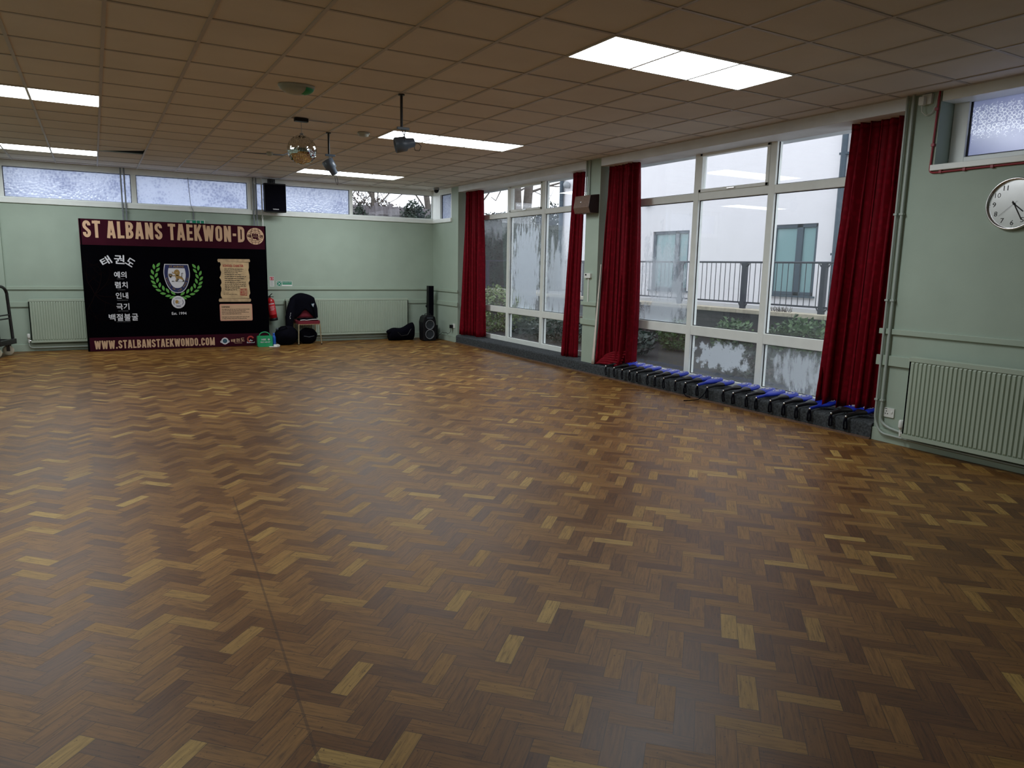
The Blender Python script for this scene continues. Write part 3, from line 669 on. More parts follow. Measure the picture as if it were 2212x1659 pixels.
mb = MB(); mb.tube([P1(v1, .05, .165), P1(v1, .05, .10), P1(v1+.02, .05, .075), P1(v1+.06, .05, .068), P1(.9, .05, .062)], .009, 8); mb.build('supply_pipe', 'conduit_paint', r1)
r2, P2, v2 = radiator('radiator', 'long sage green radiator behind the maroon chair', 'far', 3.22, 5.80, .135, .865, 'high')
mb = MB(); mb.tube([P2(3.0, .04, .075), P2(v2-.04, .04, .075), P2(v2, .045, .09), P2(v2, .05, .15)], .009, 8); mb.build('supply_pipe', 'conduit_paint', r2)
r3, P3, v3 = radiator('radiator', 'large sage green radiator below the wall clock', 'right', 1.75, 3.745, .105, .845, 'high', .10)

# ================================================================== PIPES ON THE NEAR WALL
def pipe(name, label, pts, r, clips, mat='conduit_paint', cat='pipe', group=None, clipdir=(1, 0, 0)):
    root = thing(name, label, cat, pts[-1], group)
    sm = [Vector(pts[0])]
    for i in range(1, len(pts)-1):
        p, a, b = Vector(pts[i]), Vector(pts[i-1]), Vector(pts[i+1]); d = min(.06, (a-p).length*.45, (b-p).length*.45)
        s_, e_ = p+(a-p).normalized()*d, p+(b-p).normalized()*d
        for k in range(6): u = k/5; sm.append(s_*(1-u)**2+p*2*u*(1-u)+e_*u*u)
    sm.append(Vector(pts[-1]))
    mb = MB(); mb.tube(sm, r, 10); mb.build('tube', mat, root)
    for c in clips:
        mb = MB(); c = Vector(c); k = r+.005; q = Vector(clipdir)
        mb.box(c-Vector((k, k, .009)), c+Vector((k, k, .009))); mb.box(c-Vector((.004, .004, .006)), c+q*.024+Vector((.004, .004, .006))); mb.build('pipe_clip', mat, root)
    return root
xp = WX-.032
pipe('heating_pipe', 'left of two painted pipes running down the wall edge by the end curtain', [(xp, 4.075, 3.15), (xp, 4.075, .20), (xp-.012, 4.0, .085), (xp-.012, 3.5, .07), (xp-.012, .5, .06)], .011, [(xp, 4.075, z) for z in (2.12, 1.34, .40)])
pipe('heating_pipe', 'right of two painted pipes, bending to the valve of the large radiator', [(xp, 4.018, 3.15), (xp, 4.018, .20), (xp, 3.94, .150), (xp-.0, 3.80, .128), (WX-.08, 3.78, .14)], .013, [(xp, 4.018, z) for z in (2.12, 1.34, .40)])
# conduits down the far wall, passing in front of the clerestory
for k, (x, za, lab) in enumerate(((.50, 2.0, 'left of the paired grey conduits left of the exit sign'), (.555, 2.0, 'right of the paired grey conduits left of the exit sign'), (2.70, 2.0, 'leftmost of three conduits beside the wall loudspeaker'), (2.755, 2.0, 'middle of three conduits beside the wall loudspeaker'), (2.855, 2.0, 'pale rightmost of three conduits beside the wall loudspeaker'))):
    pipe('conduit', lab, [(x, FARY-.06, 3.15), (x, FARY-.06, 1.15)], .0125, [(x, FARY-.06, 2.42), (x, FARY-.06, 1.3)], 'white_plastic' if k == 4 else 'grey_conduit', 'conduit', 'conduits on the far wall', (0, 1, 0))
for y, lab in ((9.03, 'white conduit dropping behind the wooden loudspeaker, farther one'), (8.955, 'white conduit dropping behind the wooden loudspeaker, nearer one')):
    pipe('conduit', lab, [(WX-.016, y-.06 if y > 9 else y-.07, 3.15), (WX-.016, y-.06 if y > 9 else y-.07, 2.60)], .011, [], 'conduit_paint', 'conduit', 'conduits on the pier')

# ================================================================== WALL FITTINGS, RIGHT SIDE
def socket(name, label, cy, cz, w_, h_, x=WX):
    root = thing(name, label, 'socket', (x, cy, cz)); mb = MB(); mb.rbox((x-.012, cy-w_/2, cz-h_/2), (x, cy+w_/2, cz+h_/2), .006, 0, None, 0); mb.build('faceplate', 'white_plastic', root, .002)
    return root
s1 = socket('wall_socket', 'white wall socket beside the end pipes and large radiator', 3.955, .288, .10, .088)
mb = MB()
for dy, dz in ((.025, .012), (.034, -.012), (.012, -.012)): mb.box((WX-.0126, 3.955+dy-.004, .288+dz-.005), (WX-.0118, 3.955+dy+.004, .288+dz+.005))
mb.box((WX-.0126, 3.955+.02, .288+.032), (WX-.0118, 3.955+.045, .288+.037)); mb.build('socket_holes', 'black_plastic', s1)
mb = MB(); mb.box((WX-.017, 3.92, .283), (WX-.011, 3.935, .305)); mb.build('rocker_switch', 'white_plastic', s1, .002)
s2 = socket('wall_socket', 'white wall socket by the foot of the corner curtain', 13.53, .335, .09, .09)
mb = MB(); mb.rbox((WX-.065, 13.555, .285), (WX-.012, 13.625, .355), .008, 0, None, 0); pl = single(mb, 'power_adapter', 'black_plastic', 'black power adapter plugged into the socket by the corner curtain', 'plug', None, .003)
mb = MB(); mb.tube([(WX-.05, 13.58, .285), (WX-.06, 13.60, .20), (WX-.07, 13.70, .15), (WX-.05, 13.80, .175), (WX-.06, 13.90, .16), (WX-.05, 14.0, .165), (WX-.07, 14.12, .10), (WX-.12, 14.2, .012)], .004, 6)
single(mb, 'power_cable', 'black_plastic', 'thin black cable drooping from the adapter towards the portable speaker', 'cable')

# clock
CKY, CKZ, CKR = 3.10, 2.155, .205
ck = thing('wall_clock', 'round white wall clock with black numerals on the near right wall', 'clock', (WX, CKY, CKZ))
RX = Matrix.Translation((WX, CKY, CKZ)) @ FACE_X
mb = MB(); mb.lathe([(CKR-.004, 0), (CKR, .004), (CKR, .036), (CKR-.006, .042), (CKR-.014, .040), (CKR-.017, .016)], (0, 0, 0), 56, 0, RX); mb.build('rim', 'silver', ck)
mb = MB(); disc(mb, 0, 0, CKR-.015, 0, RX, .014, 56); mb.build('dial', 'clock_face', ck)
mb = MB()
for h in range(1, 13):
    a = math.radians(90-30*h); r = .148; s_ = .019; cx_, cy_ = r*math.cos(a), r*math.sin(a); wd_ = .022 if h > 9 else .0125
    if h == 11: wd_ = .017
    text_fit(mb, str(h), cx_-wd_, cy_-s_, cx_+wd_, cy_+s_, 0, RX, 0, .0007, .0155)
mb.build('numerals', 'print_ink', ck)
mb = MB()
for k in range(60):
    a = math.radians(6*k); r0_ = .183; r1_ = .176 if k % 5 == 0 else .180
    strip(mb, [(r1_*math.cos(a), r1_*math.sin(a)), (r0_*math.cos(a), r0_*math.sin(a))], .003 if k % 5 == 0 else .0012, 0, RX, .0155)
mb.build('minute_track', 'print_ink', ck)
mb = MB(); text_fit(mb, 'RAVEL', -.018, .058, .045, .071, 0, RX, 0, 0, .0155); mb.build('dial_lettering', 'print_ink', ck)
def hand(name, ang, ln, w_, tail, z):
    mb = MB(); a = math.radians(90-ang); strip(mb, [(-tail*math.cos(a), -tail*math.sin(a)), (ln*math.cos(a), ln*math.sin(a))], w_, 0, RX, z); mb.build(name, 'print_ink', ck)
hand('hour_hand', 131, .095, .008, .02, .019); hand('minute_hand', 152, .145, .006, .025, .021); hand('second_hand', 228, .14, .0018, .03, .023)
mb = MB(); mb.lathe([(.008, .016), (.008, .025), (.004, .027)], (0, 0, 0), 14, 0, RX); mb.build('centre_pin', 'print_ink', ck)

# junction box, its flex, and the red cable round the high window
jb = thing('junction_box', 'white socket box high on the wall under the ceiling, with a looping flex', 'box', (WX, 3.90, 3.10))
mb = MB(); mb.rbox((WX-.03, 3.862, 3.052), (WX, 3.945, 3.138), .006, 0, None, 0); mb.build('faceplate', 'white_plastic', jb, .002)
mb = MB(); mb.rbox((WX-.07, 3.905, 3.045), (WX-.03, 3.95, 3.115), .008, 0, None, 0); mb.build('plug', 'white_plastic', jb, .003)
mb = MB(); mb.tube([(WX-.05, 3.93, 3.05), (WX-.045, 3.925, 2.99), (WX-.03, 3.895, 2.955), (WX-.02, 3.85, 2.975), (WX-.015, 3.825, 3.03), (WX-.015, 3.812, 3.12), (WX-.015, 3.808, 3.15)], .0035, 6); mb.build('flex', 'white_plastic', jb)
rc = pipe('red_fire_cable', 'dark red cable clipped around the edge of the high patterned window', [(WX-.012, 3.802, 3.15), (WX-.012, 3.812, 2.75), (WX-.012, 3.818, 2.465), (WX-.014, 3.74, 2.462), (WX-.014, 3.3, 2.468), (WX-.014, .9, 2.468)], .0085, [], 'red_cable', 'cable')
for y in (3.72, 3.52, 3.30, 3.05):
    mb = MB(); mb.box((WX-.026, y-.012, 2.453), (WX-.002, y+.012, 2.478)); mb.build('cable_clip', 'red_cable', rc, .002)
for z in (3.0, 2.70):
    mb = MB(); mb.box((WX-.024, 3.797, z-.012), (WX-.002, 3.826, z+.012)); mb.build('cable_clip', 'red_cable', rc, .002)

# wooden loudspeaker and thermostat on the pier
lsk = thing('wall_loudspeaker', 'brown wooden loudspeaker box fixed high on the pier', 'loudspeaker', (WX, 8.86, 2.37))
m_ = Matrix(((0, 0, 1, 0), (0, 0, 0, 0), (0, 0, 0, 0), (0, 0, 0, 1)))
ax = Matrix(((1, 0, 0, 0), (0, 0, -1, 0), (0, 1, 0, 0), (0, 0, 0, 1)))
prof = [(WX-.005, 2.375), (WX-.16, 2.375), (WX-.19, 2.455), (WX-.16, 2.625), (WX-.005, 2.645)]
def side_prism(mb, prof, ya, yb, mi=0):
    L = len(prof); vs = [(x, ya, z) for x, z in prof]+[(x, yb, z) for x, z in prof]
    mb.add(vs, [tuple(range(L)), tuple(range(2*L-1, L-1, -1))]+[(k, L+k, L+(k+1) % L, (k+1) % L) for k in range(L)], mi)
mb = MB(); side_prism(mb, prof, 8.655, 9.035); mb.build('cabinet', 'dark_wood', lsk, .004)
mb = MB(); side_prism(mb, [(WX-.005, 2.378), (WX-.157, 2.378), (WX-.186, 2.455), (WX-.157, 2.622), (WX-.005, 2.642)], 8.650, 8.656); mb.build('end_panel', 'dark_wood_side', lsk)
mb = MB(); strip(mb, [(-.01, .0), (.012, .008)], .006, 0, Matrix.Translation((WX-.181, 8.86, 2.53)) @ FACE_X); mb.build('badge', 'silver', lsk)
th = thing('thermostat', 'small white thermostat on the pier with trunking below', 'thermostat', (WX, 8.835, 1.43))
mb = MB(); mb.rbox((WX-.035, 8.765, 1.435), (WX, 8.915, 1.505), .006, 0, None, 0); mb.build('housing', 'white_plastic', th, .003)
mb = MB(); mb.box((WX-.0365, 8.855, 1.47), (WX-.034, 8.892, 1.492)); mb.build('display', 'black_plastic', th)
mb = MB(); mb.box((WX-.016, 8.825, 1.08), (WX, 8.845, 1.435)); mb.build('trunking', 'white_plastic', th, .002)

# ================================================================== KICK PADDLES ALONG THE STEP
def paddle(blue_handle):
    root = thing('kick_paddle', '', 'kick paddle', (0, 0, 0), 'kick paddles laid along the step')
    def sect(x):
        h = .017; w_ = .013
        if x > .10: k = min(1, (x-.10)/.13); k = k*k*(3-2*k); w_ = .013+.067*k; h = .017+.007*k
        if x > .285: q = (x-.285)/.095; w_ *= math.sqrt(max(.02, 1-q*q*.97)); h *= math.sqrt(max(.25, 1-q*q*.75))
        return w_, h
    def loft(xa, xb, n, grow=0):
        mb = MB(); vs = []; K = 14
        for i in range(n+1):
            x = xa+(xb-xa)*i/n; w_, h = sect(x)
            for k in range(K):
                a = 2*math.pi*k/K; ca, sa = math.cos(a), math.sin(a)
                vs.append((x, (w_+grow)*math.copysign(abs(ca)**.8, ca), .022+(h+grow)*math.copysign(abs(sa)**.7, sa)))
        mb.add(vs, [(i*K+k, (i+1)*K+k, (i+1)*K+(k+1) % K, i*K+(k+1) % K) for i in range(n) for k in range(K)], 0, True)
        mb.add(vs[:K], [tuple(range(K))]); mb.add(vs[-K:], [tuple(range(K-1, -1, -1))]); return mb
    loft(.165 if not blue_handle else .0, .38, 16).build('striking_pad', 'paddle_blue', root)
    if not blue_handle: loft(.0, .20, 10, .0015).build('handle', 'paddle_black', root)
    mb = MB()
    for a0, a1 in ((10, 170), (190, 350)): strip(mb, arc(.285, 0, .040, .046, a0, a1, 10), .007)
    strip(mb, [(.262, 0), (.308, 0)], .014); strip(mb, [(.285, -.026), (.285, .026)], .012); strip(mb, [(.268, -.018), (.302, .018)], .006)
    for i, v in enumerate(mb.v): mb.v[i] = (v[0], v[1], .0475)
    mb.build('logo', 'print_white', root)
    mb = MB(); mb.lathe([(.004, -.010), (.012, -.006), (.013, .002), (.011, .008)], (0, 0, 0), 10, 0, Matrix.Translation((-.002, 0, .020)) @ Matrix.Rotation(math.pi/2, 4, 'Y')); mb.build('end_cap', 'silver', root)
    mb = MB()
    pts = [(-.004, 0, .012), (-.018, .004, -.03), (-.014, .012, -.085), (-.008, .020, -.118), (-.014, -.004, -.10), (-.020, -.010, -.045), (-.004, -.002, .010)]
    def rib(u, v):
        q = u*(len(pts)-1); i = min(len(pts)-2, int(q)); p = Vector(pts[i]).lerp(Vector(pts[i+1]), q-i); w_ = (v-.5)*.030
        return (p.x+w_*.25, p.y*1.6+w_+.006*math.sin(6*u), p.z)
    mb.grid(rib, 24, 2); mb.build('wrist_strap', 'black_cloth', root, 0, .003)
    return root
proto_black, proto_blue = paddle(False), paddle(True)
tipY = [8.222, 8.037, 7.843, 7.683, 7.537, 7.305, 7.160, 6.985, 6.767, 6.59, 6.387, 6.221, 5.961, 5.798, 5.605, 5.461, 5.269, 5.093, 4.925, 4.768, 4.511, 4.344]
ORD = 'first second third fourth fifth sixth seventh eighth ninth tenth eleventh twelfth thirteenth fourteenth fifteenth sixteenth seventeenth eighteenth nineteenth twentieth twenty-first twenty-second'.split()
rp = random.Random(3); used = {'b': 0, 'k': 0}
for i, y in enumerate(tipY):
    bl = i in (10, 15, 19)
    if bl: lab = {10: 'kick paddle with blue handle, farthest of three such, middle of the row', 15: 'kick paddle with blue handle, middle one of three such on the step', 19: 'kick paddle with blue handle, closest to the end curtain'}[i]
    else: lab = f'blue kick paddle with black handle, {ORD[i]} in the row counting from the pier'
    loc = (6.352+rp.uniform(-.008, .008), y, STEP+.0015); rz = -.15+rp.uniform(-.07, .07); tilt = -.165+rp.uniform(-.02, .02)
    pr = proto_blue if bl else proto_black; key = 'b' if bl else 'k'
    if not used[key]: pr.location = loc; pr.rotation_euler = (0, tilt, rz); pr['label'] = lab; used[key] = 1
    else: copy_tree(pr, loc, lab, rz).rotation_euler = (0, tilt, rz)
# two loose straps trailing to the floor
for y, lab, pts in ((6.60, 'loose black strap curling against the step front below the paddle row', [(6.37, 6.60, .15), (6.355, 6.63, .10), (6.35, 6.62, .05), (6.34, 6.57, .02), (6.35, 6.50, .012)]),
                    (6.30, 'loose black strap trailing onto the wooden floor under the paddles', [(6.38, 6.26, .155), (6.37, 6.27, .11), (6.345, 6.29, .06), (6.30, 6.31, .02), (6.22, 6.36, .008), (6.13, 6.38, .007)])):
    mb = MB(); mb.tube(pts, .006, 6); single(mb, 'paddle_strap', 'black_cloth', lab, 'strap')

# ================================================================== THE BANNER
BX, BY, BW_, BH = -.18, 14.20, 3.02, 2.24
bn = thing('display_banner', 'big black and maroon taekwondo club banner standing before the far wall', 'banner', (BX+BW_/2, BY, 0))
FM = Matrix.Translation((BX, BY, 0)) @ FACE_Y
def layer(k): return FM @ Matrix.Translation((0, 0, .0015*k))
mb = MB(); mb.rbox((BX, BY, .004), (BX+BW_, BY+.10, BH), .03, 0, None, 2); mb.build('backdrop_cloth', 'banner_cloth', bn)
mb = MB(); mb.box((BX+.03, BY+.0002, 1.81), (BX+BW_-.03, BY-.0012, BH-.002)); mb.add([(.0, 1.81, 0), (.03, 1.81, 0), (.03, BH-.002, 0), (0, BH-.002, 0)], [(0, 1, 2, 3)], 0, False, Matrix.Translation((BX, BY+.006, 0)) @ FACE_Y)
mb.build('heading_band', 'band_maroon', bn)
mb = MB(); mb.box((BX+.03, BY+.0002, .006), (BX+BW_-.03, BY-.0012, .238)); mb.build('address_band', 'band_maroon', bn)
mb = MB(); condensed(mb, 'ST ALBANS TAEKWON-D', .05, 1.930, 2.635, 2.215, 0, layer(2)); mb.build('title_lettering', 'print_cream', bn)
mb = MB(); condensed(mb, 'WWW.STALBANSTAEKWONDO.COM', .10, .038, 2.032, .184, 0, layer(2), .05); mb.build('web_address', 'print_cream', bn)
# globe and fist emblem
em = MB(); disc(em, 2.822, 2.048, .153, 0, layer(2), 0, 40)
em_o = em.build('globe_emblem', 'print_cream', bn)
mb = MB(); C_ = (2.822, 2.048)
for sgn in (1, -1):
    for k in range(3): strip(mb, [(C_[0]+x*.152, C_[1]+sgn*(.152*(.90-.22*k)-.03*(1-(x/.75)**2)*.9)) for x in [(-.75+.15*i)*(.62+.19*k) for i in range(11)]], .006, 0, layer(3))
    for k in (-.5, 0, .5): strip(mb, [(C_[0]+k*.10, C_[1]+sgn*.145), (C_[0]+k*.15, C_[1]+sgn*.075)], .005, 0, layer(3))
strip(mb, [(C_[0]-.06, C_[1]+.11), (C_[0]-.085, C_[1]+.03), (C_[0]-.05, C_[1]-.08)], .006, 0, layer(3)); strip(mb, [(C_[0]+.06, C_[1]+.11), (C_[0]+.085, C_[1]+.03), (C_[0]+.05, C_[1]-.08)], .006, 0, layer(3))
mb.build('globe_lines', 'band_maroon', em_o)
mb = MB(); fist = [(-.055, .045), (-.03, .058), (-.012, .05), (.01, .058), (.03, .05), (.048, .04), (.056, .0), (.045, -.03), (.06, -.055), (.03, -.065), (.005, -.045), (-.02, -.05), (-.045, -.03), (-.06, .005)]
mb.poly([(C_[0]+x, C_[1]-.002+y, 0) for x, y in fist], 0, layer(4))
mb.build('fist', 'band_maroon', em_o)
mb = MB()
for x in (-.028, -.004, .02): strip(mb, [(C_[0]+x, C_[1]+.05), (C_[0]+x+.004, C_[1]+.0)], .004, 0, layer(5))
strip(mb, [(C_[0]-.05, C_[1]-.005), (C_[0]+.01, C_[1]-.015), (C_[0]+.045, C_[1]-.005)], .004, 0, layer(5)); mb.build('finger_lines', 'print_cream', em_o)
mb = MB(); text_fit(mb, '태', C_[0]-.135, C_[1]-.03, C_[0]-.08, C_[1]+.03, 0, layer(4), 0, .002); text_fit(mb, '권', C_[0]+.08, C_[1]-.03, C_[0]+.135, C_[1]+.03, 0, layer(4), 0, .002); mb.build('emblem_lettering', 'band_maroon', em_o)
# Korean column
mb = MB()
for ch, a0, b0, a1, b1, ro in (('태', .285, 1.478, .435, 1.612, .50), ('권', .487, 1.502, .640, 1.648, -.03), ('도', .668, 1.470, .792, 1.592, -.60)): text_fit(mb, ch, a0, b0, a1, b1, 0, layer(2), ro, .004)
mb.build('brush_heading', 'print_white', bn)
mb = MB()
for s_, a0, b0, a1, b1 in (('예의', .470, 1.262, .655, 1.368), ('렴치', .474, 1.086, .662, 1.194), ('인내', .474, .905, .660, 1.010), ('극기', .473, .712, .666, .823)): text_fit(mb, s_, a0, b0, a1, b1, 0, layer(2), 0, .0022)
for k, ch in enumerate('백절불굴'): text_fit(mb, ch, .346+.117*k, .523, .442+.117*k, .640, 0, layer(2), 0, .0022)
mb.build('korean_lettering', 'print_white', bn)
mb = MB()
for s_, a0, b0, a1 in (('COURTESY', .508, 1.238, .620), ('INTEGRITY', .510, 1.050, .626), ('PERSEVERANCE', .488, .871, .652), ('SELF CONTROL', .494, .685, .650), ('INDOMITABLE SPIRIT', .462, .499, .672)): text_fit(mb, s_, a0, b0, a1, b0+.012, 0, layer(2))
mb.build('english_captions', 'print_grey', bn)
# school crest
def shield_pts(cx, top, hw, h, k=10):
    pts = [(cx-hw*.90, top)]
    pts += [(cx-hw*(.90+.10*math.sin(math.pi/2*i/4)), top-h*.32*i/4) for i in range(1, 5)]
    pts += [(cx-hw*math.cos(math.pi/2*i/k)**.82, top-h*(.32+.68*math.sin(math.pi/2*i/k)**1.25)) for i in range(1, k)]
    pts += [(cx, top-h)]
    return pts+[(2*cx-x, y) for x, y in reversed(pts[:-1])]
SC = 1.452
cr = MB(); cr.poly([(x, y, 0) for x, y in shield_pts(SC, 1.512, .214, .512)][::-1], 0, layer(2)); cro = cr.build('school_crest', 'print_white', bn)
mb = MB(); mb.poly([(x, y, 0) for x, y in shield_pts(SC, 1.500, .202, .487)][::-1], 0, layer(3)); mb.build('shield_border', 'print_navy', cro)
mb = MB(); mb.poly([(x, y, 0) for x, y in shield_pts(SC, 1.440, .145, .352)][::-1], 0, layer(4)); mb.build('shield_field', 'print_white', cro)
mb = MB(); text_fit(mb, 'ST ALBANS', 1.335, 1.453, 1.570, 1.483, 0, layer(4), 0, .001)
def along(body, p0, p1, bulge, h):
    for i, ch in enumerate(body):
        if ch == ' ': continue
        u = (i+.5)/len(body); x = p0[0]+(p1[0]-p0[0])*u+bulge[0]*math.sin(math.pi*u); y = p0[1]+(p1[1]-p0[1])*u+bulge[1]*math.sin(math.pi*u)
        dx = (p1[0]-p0[0])+bulge[0]*math.pi*math.cos(math.pi*u); dy = (p1[1]-p0[1])+bulge[1]*math.pi*math.cos(math.pi*u)
        w_ = h*.68*(1.3 if ch in 'WM' else 1); text_fit(mb, ch, x-w_/2, y-h/2, x+w_/2, y+h/2, 0, layer(4), math.atan2(dy, dx), .0008)
along('SCHOOL OF', (1.279, 1.275), (1.412, 1.058), (-.022, -.018), .026); along('TAE KWON DO', (1.455, 1.030), (1.628, 1.275), (.028, -.018), .026)
mb.build('crest_lettering', 'print_gold', cro)
# heraldic lion
LXc, LYc = 1.452, 1.30
lp_ = lambda x, y: (LXc+x, LYc+y)
mb = MB()
mb.poly([(*lp_(x, y), 0) for x, y in [(-.035, .04), (-.05, .07), (-.03, .105), (.005, .12), (.035, .105), (.05, .07), (.045, .035), (.03, .01), (.005, .0), (-.02, .012)]][::-1], 0, layer(5)); mb.build('lion_mane', 'print_gold', cro)
mb = MB()
body = [(-.01, .02), (.03, .015), (.07, -.01), (.10, -.035), (.105, -.06), (.12, -.09), (.105, -.093), (.085, -.065), (.06, -.05), (.03, -.045), (.005, -.05), (-.012, -.085), (-.03, -.088), (-.015, -.04), (-.03, -.012)]
mb.poly([(*lp_(x, y), 0) for x, y in body][::-1], 0, layer(5))
strip(mb, [lp_(-.02, .01), lp_(-.055, .005), lp_(-.085, .012)], .016, 0, layer(5)); strip(mb, [lp_(-.03, .045), lp_(-.06, .05), lp_(-.075, .075)], .014, 0, layer(5))
mb.build('lion_body', 'print_gold', cro)
mb = MB()
strip(mb, [lp_(.085, -.03), lp_(.075, .0), lp_(.085, .025), lp_(.075, .045), lp_(.09, .055), lp_(.105, .045)], .008, 0, layer(5))
strip(mb, [lp_(.0, -.05), lp_(.02, -.055), lp_(.0, -.085), lp_(-.02, -.088)], .013, 0, layer(6)); strip(mb, [lp_(.10, -.06), lp_(.112, -.09), lp_(.085, -.092)], .013, 0, layer(6))
strip(mb, [lp_(-.085, -.09), lp_(-.055, -.09)], .010, 0, layer(6)); strip(mb, [lp_(-.09, -.095), lp_(.12, -.095)], .003, 0, layer(6))
mb.poly([(*lp_(x, y), 0) for x, y in [(-.135, .04), (-.075, .04), (-.078, -.005), (-.105, -.035), (-.132, -.005)]][::-1], 0, layer(6)); mb.build('lion_outline', 'print_ink', cro)
mb = MB(); strip(mb, [lp_(-.128, .034), lp_(-.082, -.004)], .006, 0, layer(7)); strip(mb, [lp_(-.082, .034), lp_(-.128, -.004)], .006, 0, layer(7)); disc(mb, *lp_(.0, .06), .012, 0, layer(7)); mb.build('crest_highlights', 'print_parchment', cro)
# laurel wreath
mbl, mbr = MB(), MB()
def leaf(mb, cx, cy, ang, ln=.100, wd_=.043):
    pts = []
    for i in range(9): u = i/8; pts.append((-ln/2+ln*u, wd_/2*math.sin(math.pi*u)**.85))
    for i in range(7, 0, -1): u = i/8; pts.append((-ln/2+ln*u, -wd_/2*math.sin(math.pi*u)**.85))
    c_, s_ = math.cos(ang), math.sin(ang); mb.poly([(cx+x*c_-y*s_, cy+x*s_+y*c_, 0) for x, y in pts][::-1], 0, layer(2))
zA = lambda x, y: (1.452+(x-705)*.000677, 1.0-(y-1028)*.000676)
for x, y, a in ((172, 345, 95), (275, 300, 52), (130, 485, 110), (258, 425, 50), (115, 625, 128), (215, 565, 62), (138, 750, 140), (238, 695, 75), (168, 852, 148), (285, 820, 82), (248, 955, 158), (365, 900, 100), (350, 1040, 172), (462, 965, 118), (470, 1102, 187), (590, 1028, 140), (560, 1140, 205)):
    p = zA(x, y); leaf(mbl, p[0], p[1], math.radians(a)); leaf(mbr, 2*SC-p[0], p[1]-.012, math.radians(180-a))
mbl.build('laurel_branch', 'print_green', bn); mbr.build('laurel_branch', 'print_green', bn)
bd = MB(); disc(bd, 1.452, .838, .112, 0, layer(4), 0, 36); bdo = bd.build('round_badge', 'print_white', bn)
mb = MB(); mb.poly([(1.452-.015+x, .838+y, 0) for x, y in [(-.035, .0), (-.03, .03), (-.01, .04), (.012, .03), (.02, .01), (.012, -.012), (-.01, -.03), (-.03, -.02)]][::-1], 0, layer(5)); mb.build('badge_lion', 'print_gold', bdo)
mb = MB(); strip(mb, [(1.455, .845), (1.485, .842)], .004, 0, layer(6)); strip(mb, [(1.445, .815), (1.47, .822)], .008, 0, layer(6)); text_fit(mb, 'W.E.A', 1.415, .752, 1.490, .768, 0, layer(6), 0, .001)
for a0, a1 in ((150, 215), (-35, 30)): strip(mb, [(1.452+x, .838+y) for x, y in arc(0, 0, .078, .078, a0, a1, 8)], .008, 0, layer(5))
strip(mb, [(1.452+x, .838+y) for x, y in arc(0, 0, .085, .075, 55, 125, 8)], .006, 0, layer(5)); strip(mb, [(1.452+x, .838+y) for x, y in arc(0, 0, .085, .06, 235, 305, 8)], .005, 0, layer(5)); mb.build('badge_lettering', 'print_navy', bdo)
mb = MB(); text_fit(mb, 'Est. 1994', 1.334, .612, 1.576, .660, 0, layer(2), 0, .001); mb.build('date_lettering', 'print_white', bn)
# parchment charter
sc = MB(); rs = random.Random(5)
Lx = [2.182+.012*math.sin(i*1.9)+rs.uniform(-.008, .008) for i in range(15)]; Rx = [2.684+.010*math.sin(i*1.3)+rs.uniform(-.008, .008) for i in range(15)]; Ly = [1.565-.665*i/14 for i in range(15)]
for i in range(14): sc.add([(Lx[i], Ly[i], 0), (Rx[i], Ly[i], 0), (Rx[i+1], Ly[i+1], 0), (Lx[i+1], Ly[i+1], 0)], [(3, 2, 1, 0)], 0, False, layer(2))
sco = sc.build('charter_scroll', 'print_parchment', bn)
mb = MB(); mb.poly([(x, y, 0) for x, y in [(2.150, 1.560), (2.705, 1.572), (2.712, 1.595), (2.700, 1.625), (2.150, 1.618), (2.140, 1.59)]], 0, layer(3)); mb.poly([(x, y, 0) for x, y in [(2.140, .838), (2.690, .836), (2.702, .862), (2.694, .892), (2.145, .898), (2.132, .866)]], 0, layer(3)); mb.build('scroll_rollers', 'print_roll', sco)
mb = MB(); text_fit(mb, 'SCHOOL CHARTER', 2.228, 1.478, 2.588, 1.520, 0, layer(3), 0, .0012); mb.build('scroll_heading', 'print_red', sco)
def squiggle(mb, x0, x1, y, h, lay, seed):
    rq = random.Random(seed); x = x0
    while x < x1-.006:
        ln = rq.uniform(.018, .055); e = min(x1, x+ln); pts = []; k = max(3, int((e-x)/.005))
        for i in range(k+1): pts.append((x+(e-x)*i/k, y+h*.5*(rq.random()-.5)))
        strip(mb, pts, h*.55, 0, layer(lay)); x = e+.007
mb = MB()
for i, e in enumerate((2.585, 2.565, 2.495, 2.54, 2.632, 2.598, 2.53, 2.62, 2.615, 2.615, 2.52, 2.46)): squiggle(mb, 2.252, e, 1.438-.0345*i, .016, 3, i)
squiggle(mb, 2.22, 2.31, .998, .009, 3, 40); squiggle(mb, 2.22, 2.462, .975, .010, 3, 41); mb.build('scroll_text_lines', 'print_ink', sco)
mb = MB()
for i in range(3):
    for k, ch in enumerate(('세인트', '올번스', '태권도')[i]): text_fit(mb, ch, 2.516+.041*k, 1.040-.042*i, 2.552+.041*k, 1.076-.042*i, 0, layer(3), 0, .001)
for a, b in (((2.512, .951), (2.512, 1.08)), ((2.512, 1.08), (2.638, 1.08)), ((2.638, 1.08), (2.638, .951)), ((2.638, .951), (2.512, .951))): strip(mb, [a, b], .003, 0, layer(3))
mb.build('red_seal', 'print_red', sco)
no = MB(); no.rbox((2.143, .484, 0), (2.716, .796, .0008), .02, 0, layer(2)); noo = no.build('notice_panel', 'print_pink', bn)
mb = MB(); mb.rbox((2.156, .497, 0), (2.703, .783, .0008), .012, 0, layer(3)); mb.build('notice_ground', 'print_cream', noo)
mb = MB()
text_fit(mb, 'CLUB PLEDGE', 2.175, .730, 2.316, .755, 0, layer(4.4), 0, .0008)
for i, e in enumerate((2.668, 2.60, 2.65, 2.52, None, 2.66, 2.61)):
    if e: squiggle(mb, 2.178, e, .698-.0285*i, .013, 4.4, 60+i)
